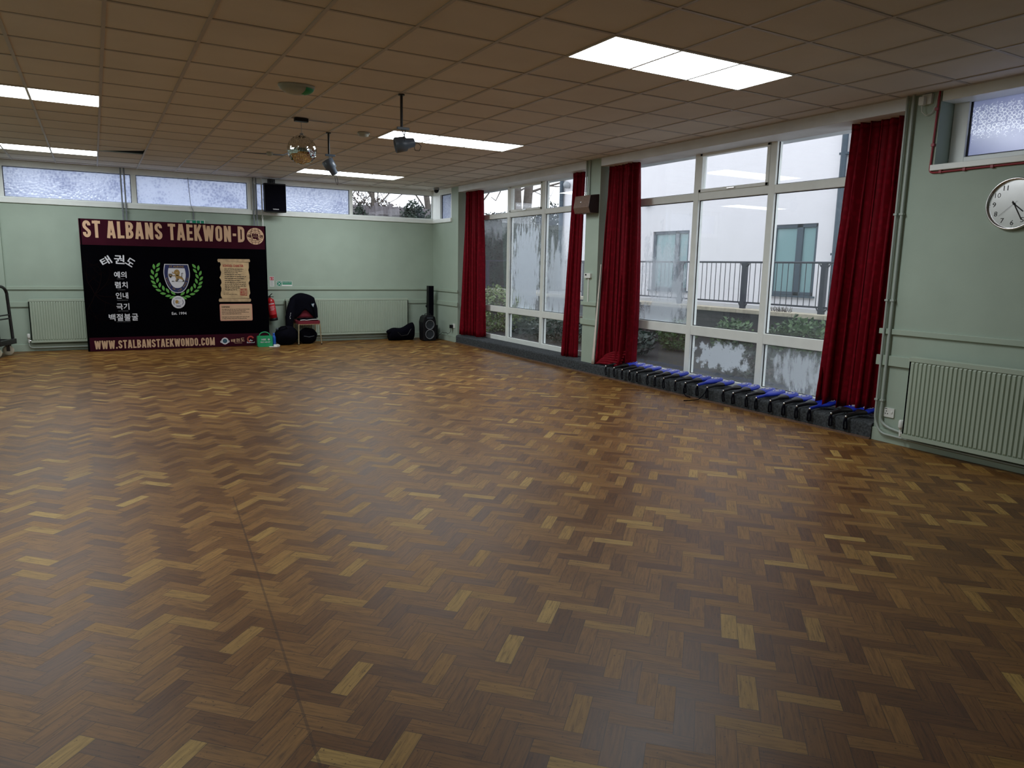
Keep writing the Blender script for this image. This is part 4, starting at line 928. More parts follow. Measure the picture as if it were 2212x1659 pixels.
mb.build('notice_text_lines', 'print_ink', noo)
# small emblems on the lower band
s_ = MB(); strip(s_, arc(2.207, .110, .052, .052, 0, 360, 28), .022, 0, layer(2)); strip(s_, [(2.132, .115), (2.135, .085), (2.16, .080)], .012, 0, layer(2)); strip(s_, [(2.282, .115), (2.279, .085), (2.254, .080)], .012, 0, layer(2)); so = s_.build('round_association_emblem', 'print_white', bn)
mb = MB(); disc(mb, 2.207, .110, .040, 0, layer(2)); mb.build('emblem_centre', 'print_teal', so)
mb = MB(); mb.poly([(2.195, .183, 0), (2.219, .183, 0), (2.207, .165, 0)][::-1], 0, layer(2)); mb.poly([(2.195, .036, 0), (2.219, .036, 0), (2.207, .052, 0)], 0, layer(2)); mb.build('emblem_points', 'print_red', so)
mb = MB()
for k, ch in enumerate('태권도'): text_fit(mb, ch, 2.317+.084*k, .078+.008*k, 2.385+.084*k, .140+.008*k, 0, layer(2), 0, .002)
strip(mb, [(2.375, .062), (2.51, .064)], .006, 0, layer(2)); mb.build('lower_korean_lettering', 'print_cream', bn)
s_ = MB(); strip(s_, [(2.665+x, .128+y) for x, y in arc(0, 0, .052, .052, 20, 270, 14)], .028, 0, layer(2)); so = s_.build('dragon_emblem', 'print_red', bn)
mb = MB(); strip(mb, [(2.605, .085), (2.60, .062), (2.73, .062), (2.735, .08)], .010, 0, layer(2)); strip(mb, [(2.64, .09), (2.665, .115), (2.68, .095), (2.70, .105)], .014, 0, layer(3)); mb.build('emblem_figure', 'print_white', so)
mb = MB(); strip(mb, [(2.608, .15), (2.618, .115), (2.612, .09)], .010, 0, layer(3)); mb.build('emblem_flame', 'print_gold', so)
# faint root-like print in the dark ground, left side
mb = MB(); rr_ = random.Random(12)
def root_(x, y, a, ln, w_, d):
    pts = [(x, y)]
    for k in range(8): a += rr_.uniform(-.28, .28); x += math.cos(a)*ln/8; y += math.sin(a)*ln/8; pts.append((max(.03, min(1.0, x)), max(.26, min(1.78, y))))
    strip(mb, pts, w_, 0, layer(1), 0, [1-.09*i for i in range(9)])
    if d:
        for k in (3, 5, 7): root_(*pts[k], a+rr_.choice((-1, 1))*rr_.uniform(.4, 1.0), ln*.6, w_*.5, d-1)
for a in (1.9, 1.2, .5, -.2, -1.0, -1.9): root_(.16, .98, a, .55, .016, 2)
simple('banner_print_dim', (.0050, .0022, .0026), .9, spec=.03)
mb.build('tree_root_print', 'banner_print_dim', bn)

# ================================================================== FAR WALL FITTINGS
ex = thing('exit_sign', 'green exit sign fixed above the banner on the far wall', 'sign', (1.66, FARY-.04, 2.15))
mb = MB(); mb.box((1.50, FARY-.055, 2.16), (1.83, FARY-.005, 2.315)); mb.build('sign_case', 'white_plastic', ex, .004)
mb = MB(); mb.box((1.512, FARY-.058, 2.168), (1.676, FARY-.054, 2.308)); mb.box((1.688, FARY-.058, 2.168), (1.812, FARY-.054, 2.308)); mb.build('green_face', 'green_sign', ex)
EM = Matrix.Translation((0, FARY-.0585, 0)) @ FACE_Y
mb = MB(); strip(mb, [(1.575, 2.29), (1.605, 2.29), (1.605, 2.19)], .010, 0, EM); strip(mb, [(1.575, 2.29), (1.575, 2.19)], .010, 0, EM); disc(mb, 1.59, 2.27, .010, 0, EM); strip(mb, [(1.75, 2.30), (1.75, 2.19)], .014, 0, EM); strip(mb, [(1.725, 2.235), (1.75, 2.20), (1.775, 2.235)], .014, 0, EM); mb.build('pictograms', 'print_white', ex)
mb = MB(); mb.box((1.632, FARY-.018, 2.315), (1.65, FARY-.002, 2.46)); mb.tube([(1.641, FARY-.05, 2.47), (1.62, FARY-.05, 2.52), (1.60, FARY-.05, 2.60), (1.575, FARY-.05, 3.06)], .005, 6); mb.build('supply_cable', 'grey_conduit', ex)
ws = thing('wall_speaker', 'black loudspeaker hung in front of the clerestory above the banner', 'loudspeaker', (3.055, 14.42, 2.51))
mb = MB(); mb.prism([(2.855, 14.30), (3.245, 14.27), (3.25, 14.36), (3.19, 14.53), (2.92, 14.55), (2.85, 14.39)], .53, 0, Matrix.Translation((0, 0, 2.512))); mb.build('cabinet', 'black_plastic', ws, .012)
mb = MB(); mb.add([(2.868, 14.298, 2.53), (3.235, 14.268, 2.53), (3.235, 14.268, 3.02), (2.868, 14.298, 3.02)], [(0, 1, 2, 3)]); mb.build('grille', 'black_cloth', ws, 0, .008)
mb = MB(); text_fit(mb, 'YAMAHA', -.055, 0, .055, .020, 0, Matrix.Translation((3.05, 14.272, 2.555)) @ Matrix.Rotation(-.075, 4, 'Z') @ FACE_Y, 0, .001); mb.build('badge', 'print_white', ws)
mb = MB(); mb.tube([(3.05, 14.45, 3.03), (3.05, 14.50, 3.10), (3.05, FARY-.005, 3.10)], .014, 8); mb.box((2.98, FARY-.02, 3.055), (3.12, FARY, 3.145)); mb.build('wall_bracket', 'black_metal', ws)
# small signs above the dado
s1_ = thing('extinguisher_sign', 'narrow white and red fire extinguisher notice on the far wall', 'sign', (3.0, FARY, 1.1))
mb = MB(); mb.box((2.955, FARY-.004, 1.105), (3.04, FARY, 1.30)); mb.build('sign_plate', 'white_plastic', s1_)
SM = Matrix.Translation((0, FARY-.0046, 0)) @ FACE_Y
mb = MB(); mb.add([(2.962, 1.228, 0), (3.034, 1.228, 0), (3.034, 1.294, 0), (2.962, 1.294, 0)], [(0, 1, 2, 3)], 0, False, SM); mb.build('red_symbol_panel', 'sign_red', s1_)
mb = MB(); strip(mb, [(2.978, 1.236), (2.978, 1.272)], .014, 0, SM @ Matrix.Translation((0, 0, .0006))); strip(mb, [(2.972, 1.28), (2.99, 1.286)], .006, 0, SM @ Matrix.Translation((0, 0, .0006))); strip(mb, [(3.012, 1.238), (3.022, 1.26), (3.008, 1.285)], .012, 0, SM @ Matrix.Translation((0, 0, .0006))); mb.build('symbol', 'print_white', s1_)
mb = MB()
for k in range(5): squiggle_y = 1.215-.022*k; strip(mb, [(2.968, squiggle_y), (3.026-.008*(k % 2), squiggle_y)], .006, 0, SM)
mb.build('text_lines', 'print_grey', s1_)
s2_ = thing('assembly_sign', 'green assembly point sign on the far wall above the radiator end', 'sign', (3.23, FARY, 1.11))
mb = MB(); mb.box((3.085, FARY-.004, 1.112), (3.39, FARY, 1.212)); mb.build('sign_plate', 'white_plastic', s2_)
mb = MB()
for a, b in (((3.094, 1.118), (3.184, 1.206)), ((3.196, 1.176), (3.382, 1.206)), ((3.196, 1.145), (3.382, 1.172))): mb.add([(a[0], a[1], 0), (b[0], a[1], 0), (b[0], b[1], 0), (a[0], b[1], 0)], [(0, 1, 2, 3)], 0, False, SM)
mb.build('green_panel', 'green_sign', s2_)
mb = MB(); S2 = SM @ Matrix.Translation((0, 0, .0006)); disc(mb, 3.139, 1.162, .014, 0, S2)
for a in (45, 135, 225, 315):
    c_, q_ = math.cos(math.radians(a)), math.sin(math.radians(a)); strip(mb, [(3.139+.05*c_, 1.162+.05*q_), (3.139+.024*c_, 1.162+.024*q_)], .012, 0, S2)
text_fit(mb, 'FIRE ASSEMBLY POINT', 3.205, 1.184, 3.372, 1.198, 0, S2); mb.build('symbol', 'print_white', s2_)

# fire extinguisher on the wall beside the banner
fe = thing('fire_extinguisher', 'red fire extinguisher hanging on the far wall beside the banner', 'fire extinguisher', (2.955, FARY-.13, .44))
m_ = Matrix.Translation((2.955, FARY-.13, .44))
mb = MB(); mb.lathe([(.072, .045), (.078, .05), (.078, .37), (.070, .405), (.045, .430), (.024, .440), (.024, .455)], (0, 0, 0), 28, 0, m_); mb.build('cylinder', 'red_steel', fe)
mb = MB(); mb.lathe([(.079, .0), (.081, .005), (.081, .05), (.076, .055)], (0, 0, 0), 28, 0, m_); mb.build('base_ring', 'black_plastic', fe)
mb = MB(); mb.box((2.935, FARY-.15, .893), (2.975, FARY-.11, .925)); mb.tube([(2.955, FARY-.135, .92), (2.975, FARY-.18, .945), (3.0, FARY-.21, .965)], .008, 6); mb.tube([(2.955, FARY-.135, .905), (2.99, FARY-.18, .905), (3.015, FARY-.215, .90)], .007, 6); mb.build('lever_handle', 'black_metal', fe)
mb = MB(); mb.tube([(2.93, FARY-.13, .91), (2.89, FARY-.14, .90), (2.868, FARY-.15, .82), (2.868, FARY-.15, .62), (2.872, FARY-.15, .52)], .009, 8); mb.build('hose', 'black_plastic', fe)
mb = MB()
def lab_pt(u, v): a = math.radians(-150+120*u); return (2.955+.0788*math.cos(a), FARY-.13+.0788*math.sin(a), .56+.22*v)
mb.grid(lab_pt, 12, 1); mb.build('body_label', 'sign_red', fe)
mb = MB()
for v0, u0_, u1_ in ((.93, .2, .85), (.70, .25, .8), (.60, .25, .75), (.50, .3, .8), (.40, .25, .7)):
    mb.grid(lambda u, v, v0=v0, a=u0_, b=u1_: (2.955+.0794*math.cos(math.radians(-150+120*(a+(b-a)*u))), FARY-.13+.0794*math.sin(math.radians(-150+120*(a+(b-a)*u))), .56+.22*v0+(.016 if v0 > .9 else .006)*v), 8, 1)
mb.build('label_text_lines', 'print_white', fe)
mb = MB(); mb.box((2.93, FARY-.055, .70), (2.98, FARY-.002, .76)); mb.build('wall_hook', 'black_metal', fe)

fe.location = (2.985, FARY-.13, .45); fe.rotation_euler = (0, -.15, 0)

# ================================================================== THINGS ON THE FLOOR BY THE FAR WALL
fa = thing('first_aid_kit', 'green first aid box on the floor at the banner corner', 'first aid box', (2.70, 13.97, 0))
mb = MB(); mb.rbox((2.565, 13.93, .001), (2.835, 14.03, .205), .022, 0, None, 1); mb.build('case', 'green_plastic', fa, .006)
mb = MB(); mb.tube([(2.60, 13.98, .19)]+[(2.70+.098*math.cos(math.radians(a)), 13.98, .20+.075*math.sin(math.radians(a))) for a in range(172, 7, -15)]+[(2.80, 13.98, .19)], .010, 8); mb.build('carry_handle', 'green_plastic', fa)
FMk = Matrix.Translation((0, 13.9285, 0)) @ FACE_Y
mb = MB(); text_fit(mb, 'HSE', 2.635, .125, 2.712, .155, 0, FMk, 0, .002); strip(mb, [(2.745, .14), (2.785, .14)], .013, 0, FMk); strip(mb, [(2.765, .12), (2.765, .16)], .013, 0, FMk); text_fit(mb, 'FIRST AID KIT', 2.615, .080, 2.79, .102, 0, FMk, 0, .001); mb.build('case_lettering', 'print_white', fa)
bo = thing('water_bottle', 'slim blue metal water bottle beside the green first aid box', 'bottle', (2.872, 13.99, 0))
mb = MB(); mb.lathe([(.030, .001), (.033, .006), (.033, .165), (.026, .195), (.017, .212), (.016, .218)], (2.872, 13.99, 0), 24); mb.build('body', 'blue_bottle', bo)
mb = MB(); mb.lathe([(.019, .216), (.020, .22), (.020, .246), (.016, .252)], (2.872, 13.99, 0), 20); mb.build('cap', 'blue_bottle', bo)
mb = MB(); mb.rbox((2.845, 13.88, .001), (2.955, 13.945, .042), .018, 0, None, 1); single(mb, 'soap_box', 'white_plastic', 'small white rounded box on the floor before the blue bottle', 'box', None, .004)
mb = MB(); mb.box((2.755, 13.83, .0008), (2.90, 13.905, .012)); single(mb, 'notepad', 'off_white', 'flat white pad lying before the green first aid box', 'notepad', None, .002)

# chair with a black jacket over its back
chx, chy = 3.56, 14.02
ch = thing('banquet_chair', 'maroon banquet chair with brass legs by the long radiator', 'chair', (chx, chy+.2, 0))
mb = MB(); mb.rbox((chx-.215, chy+.0, .405), (chx+.215, chy+.40, .465), .05, 0, None, 2); mb.build('seat', 'maroon_fabric', ch, .018)
mb = MB(); mb.box((chx-.205, chy+.01, .385), (chx+.205, chy+.39, .406)); mb.build('seat_frame', 'brass_leg', ch, .003)
for sx_ in (-1, 1):
    mb = MB(); mb.tube([(chx+sx_*.205, chy+.02, .40), (chx+sx_*.222, chy-.01, .006)], .0125, 10); lg = mb.build('leg', 'brass_leg', ch)
    mb = MB(); mb.lathe([(.014, 0.0005), (.016, .002), (.016, .018)], (chx+sx_*.2222, chy-.0105, 0), 12); mb.build('foot', 'black_plastic', lg)
    mb = MB(); mb.tube([(chx+sx_*.205, chy+.44, .87), (chx+sx_*.21, chy+.42, .60), (chx+sx_*.21, chy+.385, .40), (chx+sx_*.215, chy+.43, .006)], .0125, 10); mb.build('leg', 'brass_leg', ch)
def back(u, v, d=0):
    x = (u-.5)*.40; z = .50+.38*v+(.05*(1-(2*u-1)**2)*v); return (chx+x, chy+.405+.03*v-d, z)
mb = MB(); mb.grid(lambda u, v: back(u, v, .02), 10, 8); mb.build('backrest', 'maroon_fabric', ch, 0, .035)
jk = thing('jacket', 'black jacket draped over the back of the maroon chair', 'jacket', (chx, chy+.42, .45))
def jf(u, v):
    # v 0 front hem .. 1 back hem, over the top of the backrest
    s = 2*v-1; e = abs(2*u-1)
    top = .985-.105*e**1.7+.010*math.sin(8*u)
    drop = abs(s)**1.6
    z = top-(.42+.04*math.sin(7*u))*drop; y = chy+.408+.062*math.copysign(min(1, (abs(s)*2.2)**.6), s)+.008*math.sin(12*u+2*s)*abs(s)
    if s < 0: z += .08*math.exp(-((u-.56)/.17)**2)*drop
    return (chx-.03+(u-.5)*(.45+.07*abs(s)), y, z)
mb = MB(); mb.grid(jf, 24, 24); mb.build('body', 'black_cloth', jk, 0, .02)
mb = MB(); mb.tube([(chx-.22, chy+.37, .86), (chx-.275, chy+.32, .70), (chx-.315, chy+.27, .52), (chx-.335, chy+.24, .34)], .05, 12, 0, True, [.055, .075, .085, .07]); mb.build('sleeve', 'black_cloth', jk)
mb = MB(); mb.tube([(chx+.17, chy+.37, .84), (chx+.205, chy+.34, .68), (chx+.215, chy+.32, .50)], .04, 12, 0, True, [.04, .045, .035]); mb.build('sleeve', 'black_cloth', jk)
JM = Matrix.Translation((chx+.150, chy+.315, .755)) @ FACE_Y
mb = MB(); mb.poly([(x, y, 0) for x, y in [(-.03, .025), (.035, .035), (.03, -.015), (.01, -.05), (-.02, -.01)]], 0, JM); bdg = mb.build('crest_patch', 'print_teal', jk)
mb = MB(); strip(mb, [(-.012, .012), (.022, .018), (.008, -.025), (-.012, .012)], .010, 0, JM @ Matrix.Translation((0, 0, .002))); mb.build('patch_outline', 'print_white', bdg)
mb = MB()
for k, (x, z) in enumerate(((-.318, .60), (-.325, .565), (-.335, .53), (-.33, .50))): strip(mb, [(x, z), (x+.012, z+.012)], .010, 0, Matrix.Translation((chx, chy+.185, 0)) @ FACE_Y)
mb.build('sleeve_print', 'print_white', jk)
bt = thing('folded_uniform', 'folded dark cloth with a white edge lying on the maroon seat', 'clothing', (chx, chy+.15, .467))
mb = MB(); mb.grid(lambda u, v: (chx-.18+.36*u, chy+.03+.24*v, .468+.034+.006*math.sin(9*u+4*v)), 14, 8); mb.rbox((chx-.18, chy+.03, .4665), (chx+.18, chy+.27, .498), .02, 0, None, 2); mb.build('folded_cloth', 'black_cloth', bt)
mb = MB(); mb.tube([(chx-.17, chy+.026, .478), (chx-.10, chy+.024, .485), (chx-.05, chy+.025, .477), (chx+.06, chy+.024, .489), (chx+.175, chy+.026, .490)], .006, 6); mb.build('white_edge', 'white_plastic', bt)
def soft(name, label, cat, c, r, seed, amp=.18, mat='black_cloth', flatz=True, parts=None):
    root = thing(name, label, cat, (c[0], c[1], 0)); mb = MB(); mb.blob((0, 0, 0), r, 22, 14, 0, amp, 1.8, seed)
    mb.v = [(x+c[0], y+c[1], max(.001, z+c[2])) for x, y, z in mb.v]; mb.build('bag_body', mat, root); return root
b1 = soft('sports_bag', 'black sports bag slumped on the floor left of the maroon chair', 'bag', (3.14, 14.17, .175), (.235, .15, .19), 3, .10)
mb = MB(); mb.tube([(2.99, 14.10, .30), (3.02, 14.05, .36), (3.10, 14.05, .37), (3.16, 14.10, .31)], .010, 6); mb.build('carry_handle', 'black_cloth', b1)
mb = MB(); mb.blob((2.965, 14.12, .31), (.03, .025, .03), 10, 8); mb.build('zip_pocket', 'grey_mesh', b1)
b2 = soft('holdall', 'black bag pushed under the maroon chair', 'bag', (3.57, 14.25, .15), (.19, .13, .165), 5, .10)
mb = MB(); mb.tube([(3.47, 14.13, .16), (3.57, 14.11, .14), (3.67, 14.13, .16)], .008, 6); mb.build('carry_handle', 'grey_mesh', b2)
# long bag
lb = thing('kit_bag', 'long black kit bag lying below the radiator next to the speaker', 'bag', (5.55, 14.27, 0))
def lbf(u, v):
    x = 5.235+.60*u; a = 2*math.pi*v; h = .105+.075*u+.012*math.sin(9*u); w_ = .10+.02*math.sin(3*u)
    e = min(1, u/.06, (1-u)/.05)**.5 if 0 < u < 1 else 0
    return (x, 14.26+w_*e*math.cos(a), max(.001, h+h*1.0*e*math.copysign(abs(math.sin(a))**.7, math.sin(a))))
mb = MB(); mb.grid(lbf, 30, 18); mb.build('bag_body', 'black_cloth', lb)
mb = MB(); mb.blob((5.29, 14.24, .185), (.085, .08, .05), 14, 10, 0, .2, 2, 2); mb.build('folded_flap', 'black_cloth', lb)
mb = MB(); mb.tube([(5.42, 14.15, .18), (5.50, 14.14, .10), (5.64, 14.14, .12), (5.72, 14.15, .24)], .009, 6); mb.build('shoulder_strap', 'paddle_black', lb)
# party speaker
ps = thing('portable_speaker', 'black portable speaker with two round cones on the floor by the corner', 'loudspeaker', (6.02, 14.0, 0))
mb = MB(); prf = [(5.885, 0.02), (5.915, .001), (6.135, .001), (6.165, .02), (6.17, .40), (6.145, .50), (6.10, .535), (5.945, .535), (5.90, .50), (5.875, .40)]
mb.prism([(x, z) for x, z in prf], .24, 0, Matrix.Translation((0, 14.10, 0)) @ FACE_Y); mb.build('cabinet', 'black_plastic', ps, .01)
PM = Matrix.Translation((6.022, 13.86, 0)) @ FACE_Y
for z_ in (.345, .145):
    mb = MB(); mb.lathe([(.100, .0), (.102, .010), (.090, .012), (.084, .004), (.050, -.022), (.030, -.022), (.024, -.008), (.0, -.002)], (0, z_, 0), 30, 0, PM); w_ = mb.build('woofer', 'grey_mesh', ps)
    mb = MB(); strip(mb, arc(0, z_, .096, .096, 0, 360, 30), .008, 0, PM, .0125); mb.build('woofer_ring', 'lamp_grey', w_)
mb = MB(); mb.box((5.955, 13.852, .465), (6.09, 13.862, .505)); mb.build('control_panel', 'grey_mesh', ps, .003)
mb = MB(); mb.tube([(5.955, 13.98, .53), (5.965, 13.98, .565), (6.08, 13.98, .565), (6.09, 13.98, .53)], .010, 8); mb.build('carry_handle', 'black_plastic', ps)
cs = thing('column_speaker', 'tall thin black column speaker standing in the corner', 'loudspeaker', (6.235, 14.33, 0))
mb = MB(); mb.box((6.175, 14.27, .08), (6.295, 14.39, 1.14)); mb.build('column', 'black_plastic', cs, .008)
mb = MB(); mb.add([(6.182, 14.2695, .5), (6.288, 14.2695, .5), (6.288, 14.2695, 1.13), (6.182, 14.2695, 1.13)], [(0, 1, 2, 3)]); mb.build('grille', 'black_cloth', cs, 0, .004)
mb = MB(); mb.rbox((6.10, 14.20, .0005), (6.37, 14.46, .30), .03, 0, None, 2); mb.build('bass_base', 'black_plastic', cs, .01)
mb = MB(); mb.tube([(6.17, 14.34, 1.02), (6.155, 14.33, .90), (6.155, 14.33, .78), (6.15, 14.33, .73)], .005, 6); mb.blob((6.148, 14.33, .705), (.02, .02, .028), 10, 8); mb.build('hanging_plug', 'black_plastic', cs)

# trolley at the left edge
tr = thing('chair_trolley', 'black wheeled trolley with hooped handle against the far wall', 'trolley', (-1.45, 14.05, 0))
mb = MB()
mb.box((-2.0, 13.82, .19), (-1.16, 13.87, .26)); mb.box((-2.0, 14.28, .19), (-1.16, 14.33, .26)); mb.box((-1.21, 13.82, .19), (-1.15, 14.33, .27)); mb.box((-2.0, 13.82, .19), (-1.95, 14.33, .26)); mb.box((-2.0, 13.86, .225), (-1.2, 14.3, .245)); mb.build('base_frame', 'black_metal', tr, .004)
def hoop(y0, y1, x): return [(x, y0, .25), (x-.03, y0, 1.0)]+[(x-.033-.0*k, y0+(y1-y0)*(.5-.5*math.cos(math.pi*k/8)), 1.0+.12*math.sin(math.pi*k/8)) for k in range(1, 8)]+[(x-.03, y1, 1.0), (x, y1, .25)]
mb = MB(); mb.tube(hoop(13.86, 14.30, -1.19), .024, 10); mb.build('hoop_handle', 'black_metal', tr)
for z in (.60, .66):
    mb = MB(); mb.tube([(-1.205, 13.86, z), (-1.205, 14.30, z)], .012, 8); mb.build('cross_bar', 'black_metal', tr)
for x, y in ((-1.26, 13.88), (-1.26, 14.27), (-1.9, 13.88), (-1.9, 14.27)):
    wm = Matrix.Translation((x, y, .082)) @ Matrix.Rotation(.5, 4, 'Z') @ Matrix.Rotation(math.pi/2, 4, 'X')
    mb = MB(); mb.lathe([(.03, -.022), (.076, -.022), (.080, -.014), (.080, .014), (.076, .022), (.03, .022)], (0, 0, 0), 26, 0, wm); wh = mb.build('wheel', 'wheel_rubber', tr)
    mb = MB(); mb.box((x-.035, y-.03, .155), (x+.035, y+.03, .195)); 
    for k in (-1, 1): mb.box((-.022, -.012, k*.028-.003), (.022, .10, k*.028+.003), 0, wm)
    mb.build('caster_fork', 'black_metal', wh)
mb = MB(); mb.rbox((-1.98, 13.90, .262), (-1.33, 14.26, .95), .04, 0, None, 2)
st = thing('folded_mats', 'dark maroon folded mats standing on the trolley', 'mats', (-1.65, 14.08, .262)); simple('dark_mat', (.030, .008, .008), .8); mb.build('mat_bundle', 'dark_mat', st, .01)
mb = MB(); mb.box((-1.985, 13.895, .55), (-1.325, 14.265, .59)); mb.box((-1.985, 13.895, .75), (-1.325, 14.265, .79)); mb.build('binding_strap', 'black_cloth', st)
tr.rotation_euler = (0, 0, -.34); tr.location = (-1.55, 13.98, 0); st.rotation_euler = (0, 0, -.34); st.location = (-1.80, 14.085, .262)

# ================================================================== CEILING FITTINGS
bk = thing('emergency_light', 'oval emergency light with a green end on the ceiling above the mirror ball', 'ceiling light', (1.68, 6.85, CEIL))
BKM = Matrix.Translation((1.68, 6.85, CEIL)) @ Matrix.Rotation(-.12, 4, 'Z')
mb = MB(); mb.lathe([(.160, -.0), (.160, -.018), (.150, -.022)], (0, 0, 0), 36, 0, BKM, True, 1, .62); mb.build('base', 'dome_white', bk)
def dome(u0_, u1_, k): return lambda u, v: tuple(BKM @ Vector(((.150*k)*math.cos(math.pi/2*v)*math.cos(2*math.pi*(u0_+(u1_-u0_)*u)), .093*k*math.cos(math.pi/2*v)*math.sin(2*math.pi*(u0_+(u1_-u0_)*u)), -.020-.062*k*math.sin(math.pi/2*v))))
mb = MB(); mb.grid(dome(0, 1, 1), 36, 8); mb.build('diffuser', 'dome_white', bk)
mb = MB(); mb.grid(lambda u, v: dome(-.17, .09, 1.012)(u, v*.72), 14, 8); mb.build('green_legend', 'green_plastic', bk)
ball = thing('mirror_ball', 'silver mirror ball hanging from a small motor on the ceiling', 'mirror ball', (2.08, 8.32, 2.815))
mb = MB(); rb = random.Random(4); NV = 26
for j in range(NV):
    a0, a1 = math.pi*(j/NV-.5), math.pi*((j+1)/NV-.5); am = (a0+a1)/2; nu = max(4, int(52*math.cos(am)))
    for i in range(nu):
        b0, b1 = 2*math.pi*i/nu, 2*math.pi*(i+1)/nu; r = .158; g_ = .035
        b0, b1 = b0+(b1-b0)*g_, b1-(b1-b0)*g_; c0, c1 = a0+(a1-a0)*g_, a1-(a1-a0)*g_
        tw = [rb.uniform(-.0016, .0016) for _ in range(4)]
        vs = [(2.08+(r+tw[k])*math.cos(c)*math.cos(b_), 8.32+(r+tw[k])*math.cos(c)*math.sin(b_), 2.815+(r+tw[k])*math.sin(c)) for k, (b_, c) in enumerate(((b0, c0), (b1, c0), (b1, c1), (b0, c1)))]
        mb.add(vs, [(0, 1, 2, 3)])
mb.build('mirror_tiles', 'mirror_tile', ball)
mb = MB(); mb.blob((2.08, 8.32, 2.815), (.1555, .1555, .1555), 32, 20); mb.build('core', 'black_plastic', ball)
mb = MB(); mb.lathe([(.02, 0), (.02, .02), (.004, .024)], (2.08, 8.32, 2.97), 14); mb.tube([(2.08, 8.32, 2.99), (2.08, 8.32, 3.12)], .003, 6); mb.build('hanging_chain', 'lamp_grey', ball)
mb = MB(); mb.rbox((2.005, 8.285, 3.112), (2.155, 8.355, CEIL-.004), .012, 0, None, 2); mb.build('motor', 'black_plastic', ball, .003)
mb = MB(); mb.tube([(2.15, 8.32, 3.135), (2.30, 8.36, 3.142), (2.45, 8.40, 3.145)], .0025, 6); mb.build('mains_lead', 'lamp_grey', ball)
def spot(name, label, x, y, zc, aim, tail):
    root = thing(name, label, 'spotlight', (x, y, CEIL)); a = Vector(aim).normalized(); c = Vector((x, y, zc))+Vector((tail[0], tail[1], 0))
    mb = MB(); mb.tube([(x, y, CEIL-.001), (x, y, zc+.14)], .013, 10); mb.lathe([(.03, 0), (.03, .012)], (x, y, CEIL-.014), 16); mb.build('pole', 'black_metal', root)
    mb = MB(); s_ = a.cross(Vector((0, 0, 1))).normalized()
    mb.box((x-.045, y-.014, zc+.125), (x+.075, y+.014, zc+.15)); mb.build('mounting_bar', 'blue_grey_lamp', root, .003)
    mb = MB()
    for k in (-1, 1): mb.tube([(x+.02*k+.02, y, zc+.13), tuple(c+s_*k*.062+Vector((0, 0, .05))), tuple(c+s_*k*.064)], .005, 6)
    mb.build('yoke', 'blue_grey_lamp', root)
    q = a.to_track_quat('Z', 'Y').to_matrix().to_4x4(); mm = Matrix.Translation(c) @ q
    mb = MB(); mb.lathe([(.034, -.10), (.042, -.09), (.048, -.03), (.068, -.015), (.072, .085), (.066, .088), (.064, .07)], (0, 0, 0), 24, 0, mm); mb.build('lamp_can', 'blue_grey_lamp', root)
    mb = MB(); mb.lathe([(.0, .060), (.03, .065), (.063, .07)], (0, 0, 0), 20, 0, mm); mb.build('lens', 'silver', root)
    b_ = c-a*.095
    mb = MB(); mb.tube([tuple(b_), tuple(b_-a*.03+Vector((.01, 0, -.01))), tuple(b_-a*.07+Vector((0, 0, -.045))), tuple(b_-a*.05+Vector((0, 0, -.085))), tuple(b_-a*.01+Vector((0, 0, -.075))), tuple(b_+Vector((0, 0, -.03)))], .003, 6); mb.build('lamp_cable', 'black_plastic', root)
spot('stage_spotlight', 'hanging spotlight in front of the middle light strip, aimed sideways', 2.585, 6.61, 2.705, (-1, .25, -.22), (.025, 0))
spot('stage_spotlight', 'hanging spotlight right of the mirror ball, tilted steeply', 2.575, 9.0, 2.745, (-.45, .2, .85), (.02, 0))
for x, y, r, lab in ((2.94, 8.77, .075, 'flat white smoke detector on the ceiling between the spotlights'), (2.32, 11.14, .05, 'small smoke detector far down the ceiling beyond the mirror ball')):
    sd = thing('smoke_detector', lab, 'smoke detector', (x, y, CEIL)); mb = MB(); mb.lathe([(r, 0), (r, -.012), (r*.9, -.018)], (x, y, CEIL-.002), 28); mb.build('base', 'dome_white', sd)
    mb = MB(); mb.lathe([(r*.8, -.018), (r*.75, -.036), (r*.4, -.045), (0.0001, -.046)], (x, y, CEIL-.002), 28); mb.build('sensor_head', 'dome_white', sd)
dc = thing('dome_camera', 'small white dome security camera on the ceiling in the far corner', 'camera', (6.22, 13.98, CEIL))
mb = MB(); mb.lathe([(.062, 0), (.062, -.03), (.055, -.036)], (6.22, 13.98, CEIL-.004), 28); mb.build('base', 'lamp_grey', dc)
mb = MB(); mb.lathe([(.052, -.036), (.050, -.055), (.038, -.082), (.018, -.096), (.0001, -.099)], (6.22, 13.98, CEIL-.004), 28); mb.build('camera_dome', 'black_plastic', dc)

# ================================================================== OUTSIDE THE WINDOWS
GZ = .87
mb = MB(); mb.box((6.95, 2.0, -.4), (10.30, 19.5, .02)); struct('garden_bed_ground', mb, 'soil', 'dark planting bed below the big windows')
mb = MB(); mb.box((10.5, 2.0, -.4), (12.0, 22, GZ)); mb.box((6.95, 19.5, -.4), (40, 60, .75)); mb.add([(-5, 15.2, -.4), (40, 15.2, -.4), (40, 60, -.4), (-5, 60, -.4)], [(0, 1, 2, 3)]); mb.box((-5, 21.5, -.4), (12, 60, 1.55))
struct('terrace_ground', mb, 'paving', 'paved terrace at the foot of the white building')
gw = thing('retaining_wall', 'dark brick retaining wall with pale stone coping below the railing', 'garden wall', (10.4, 12, -.3))
mb = MB(); mb.box((10.30, 2.0, -.3), (10.5, 20.4, .815)); mb.build('brickwork', 'brick', gw)
y = 2.0; k = 0
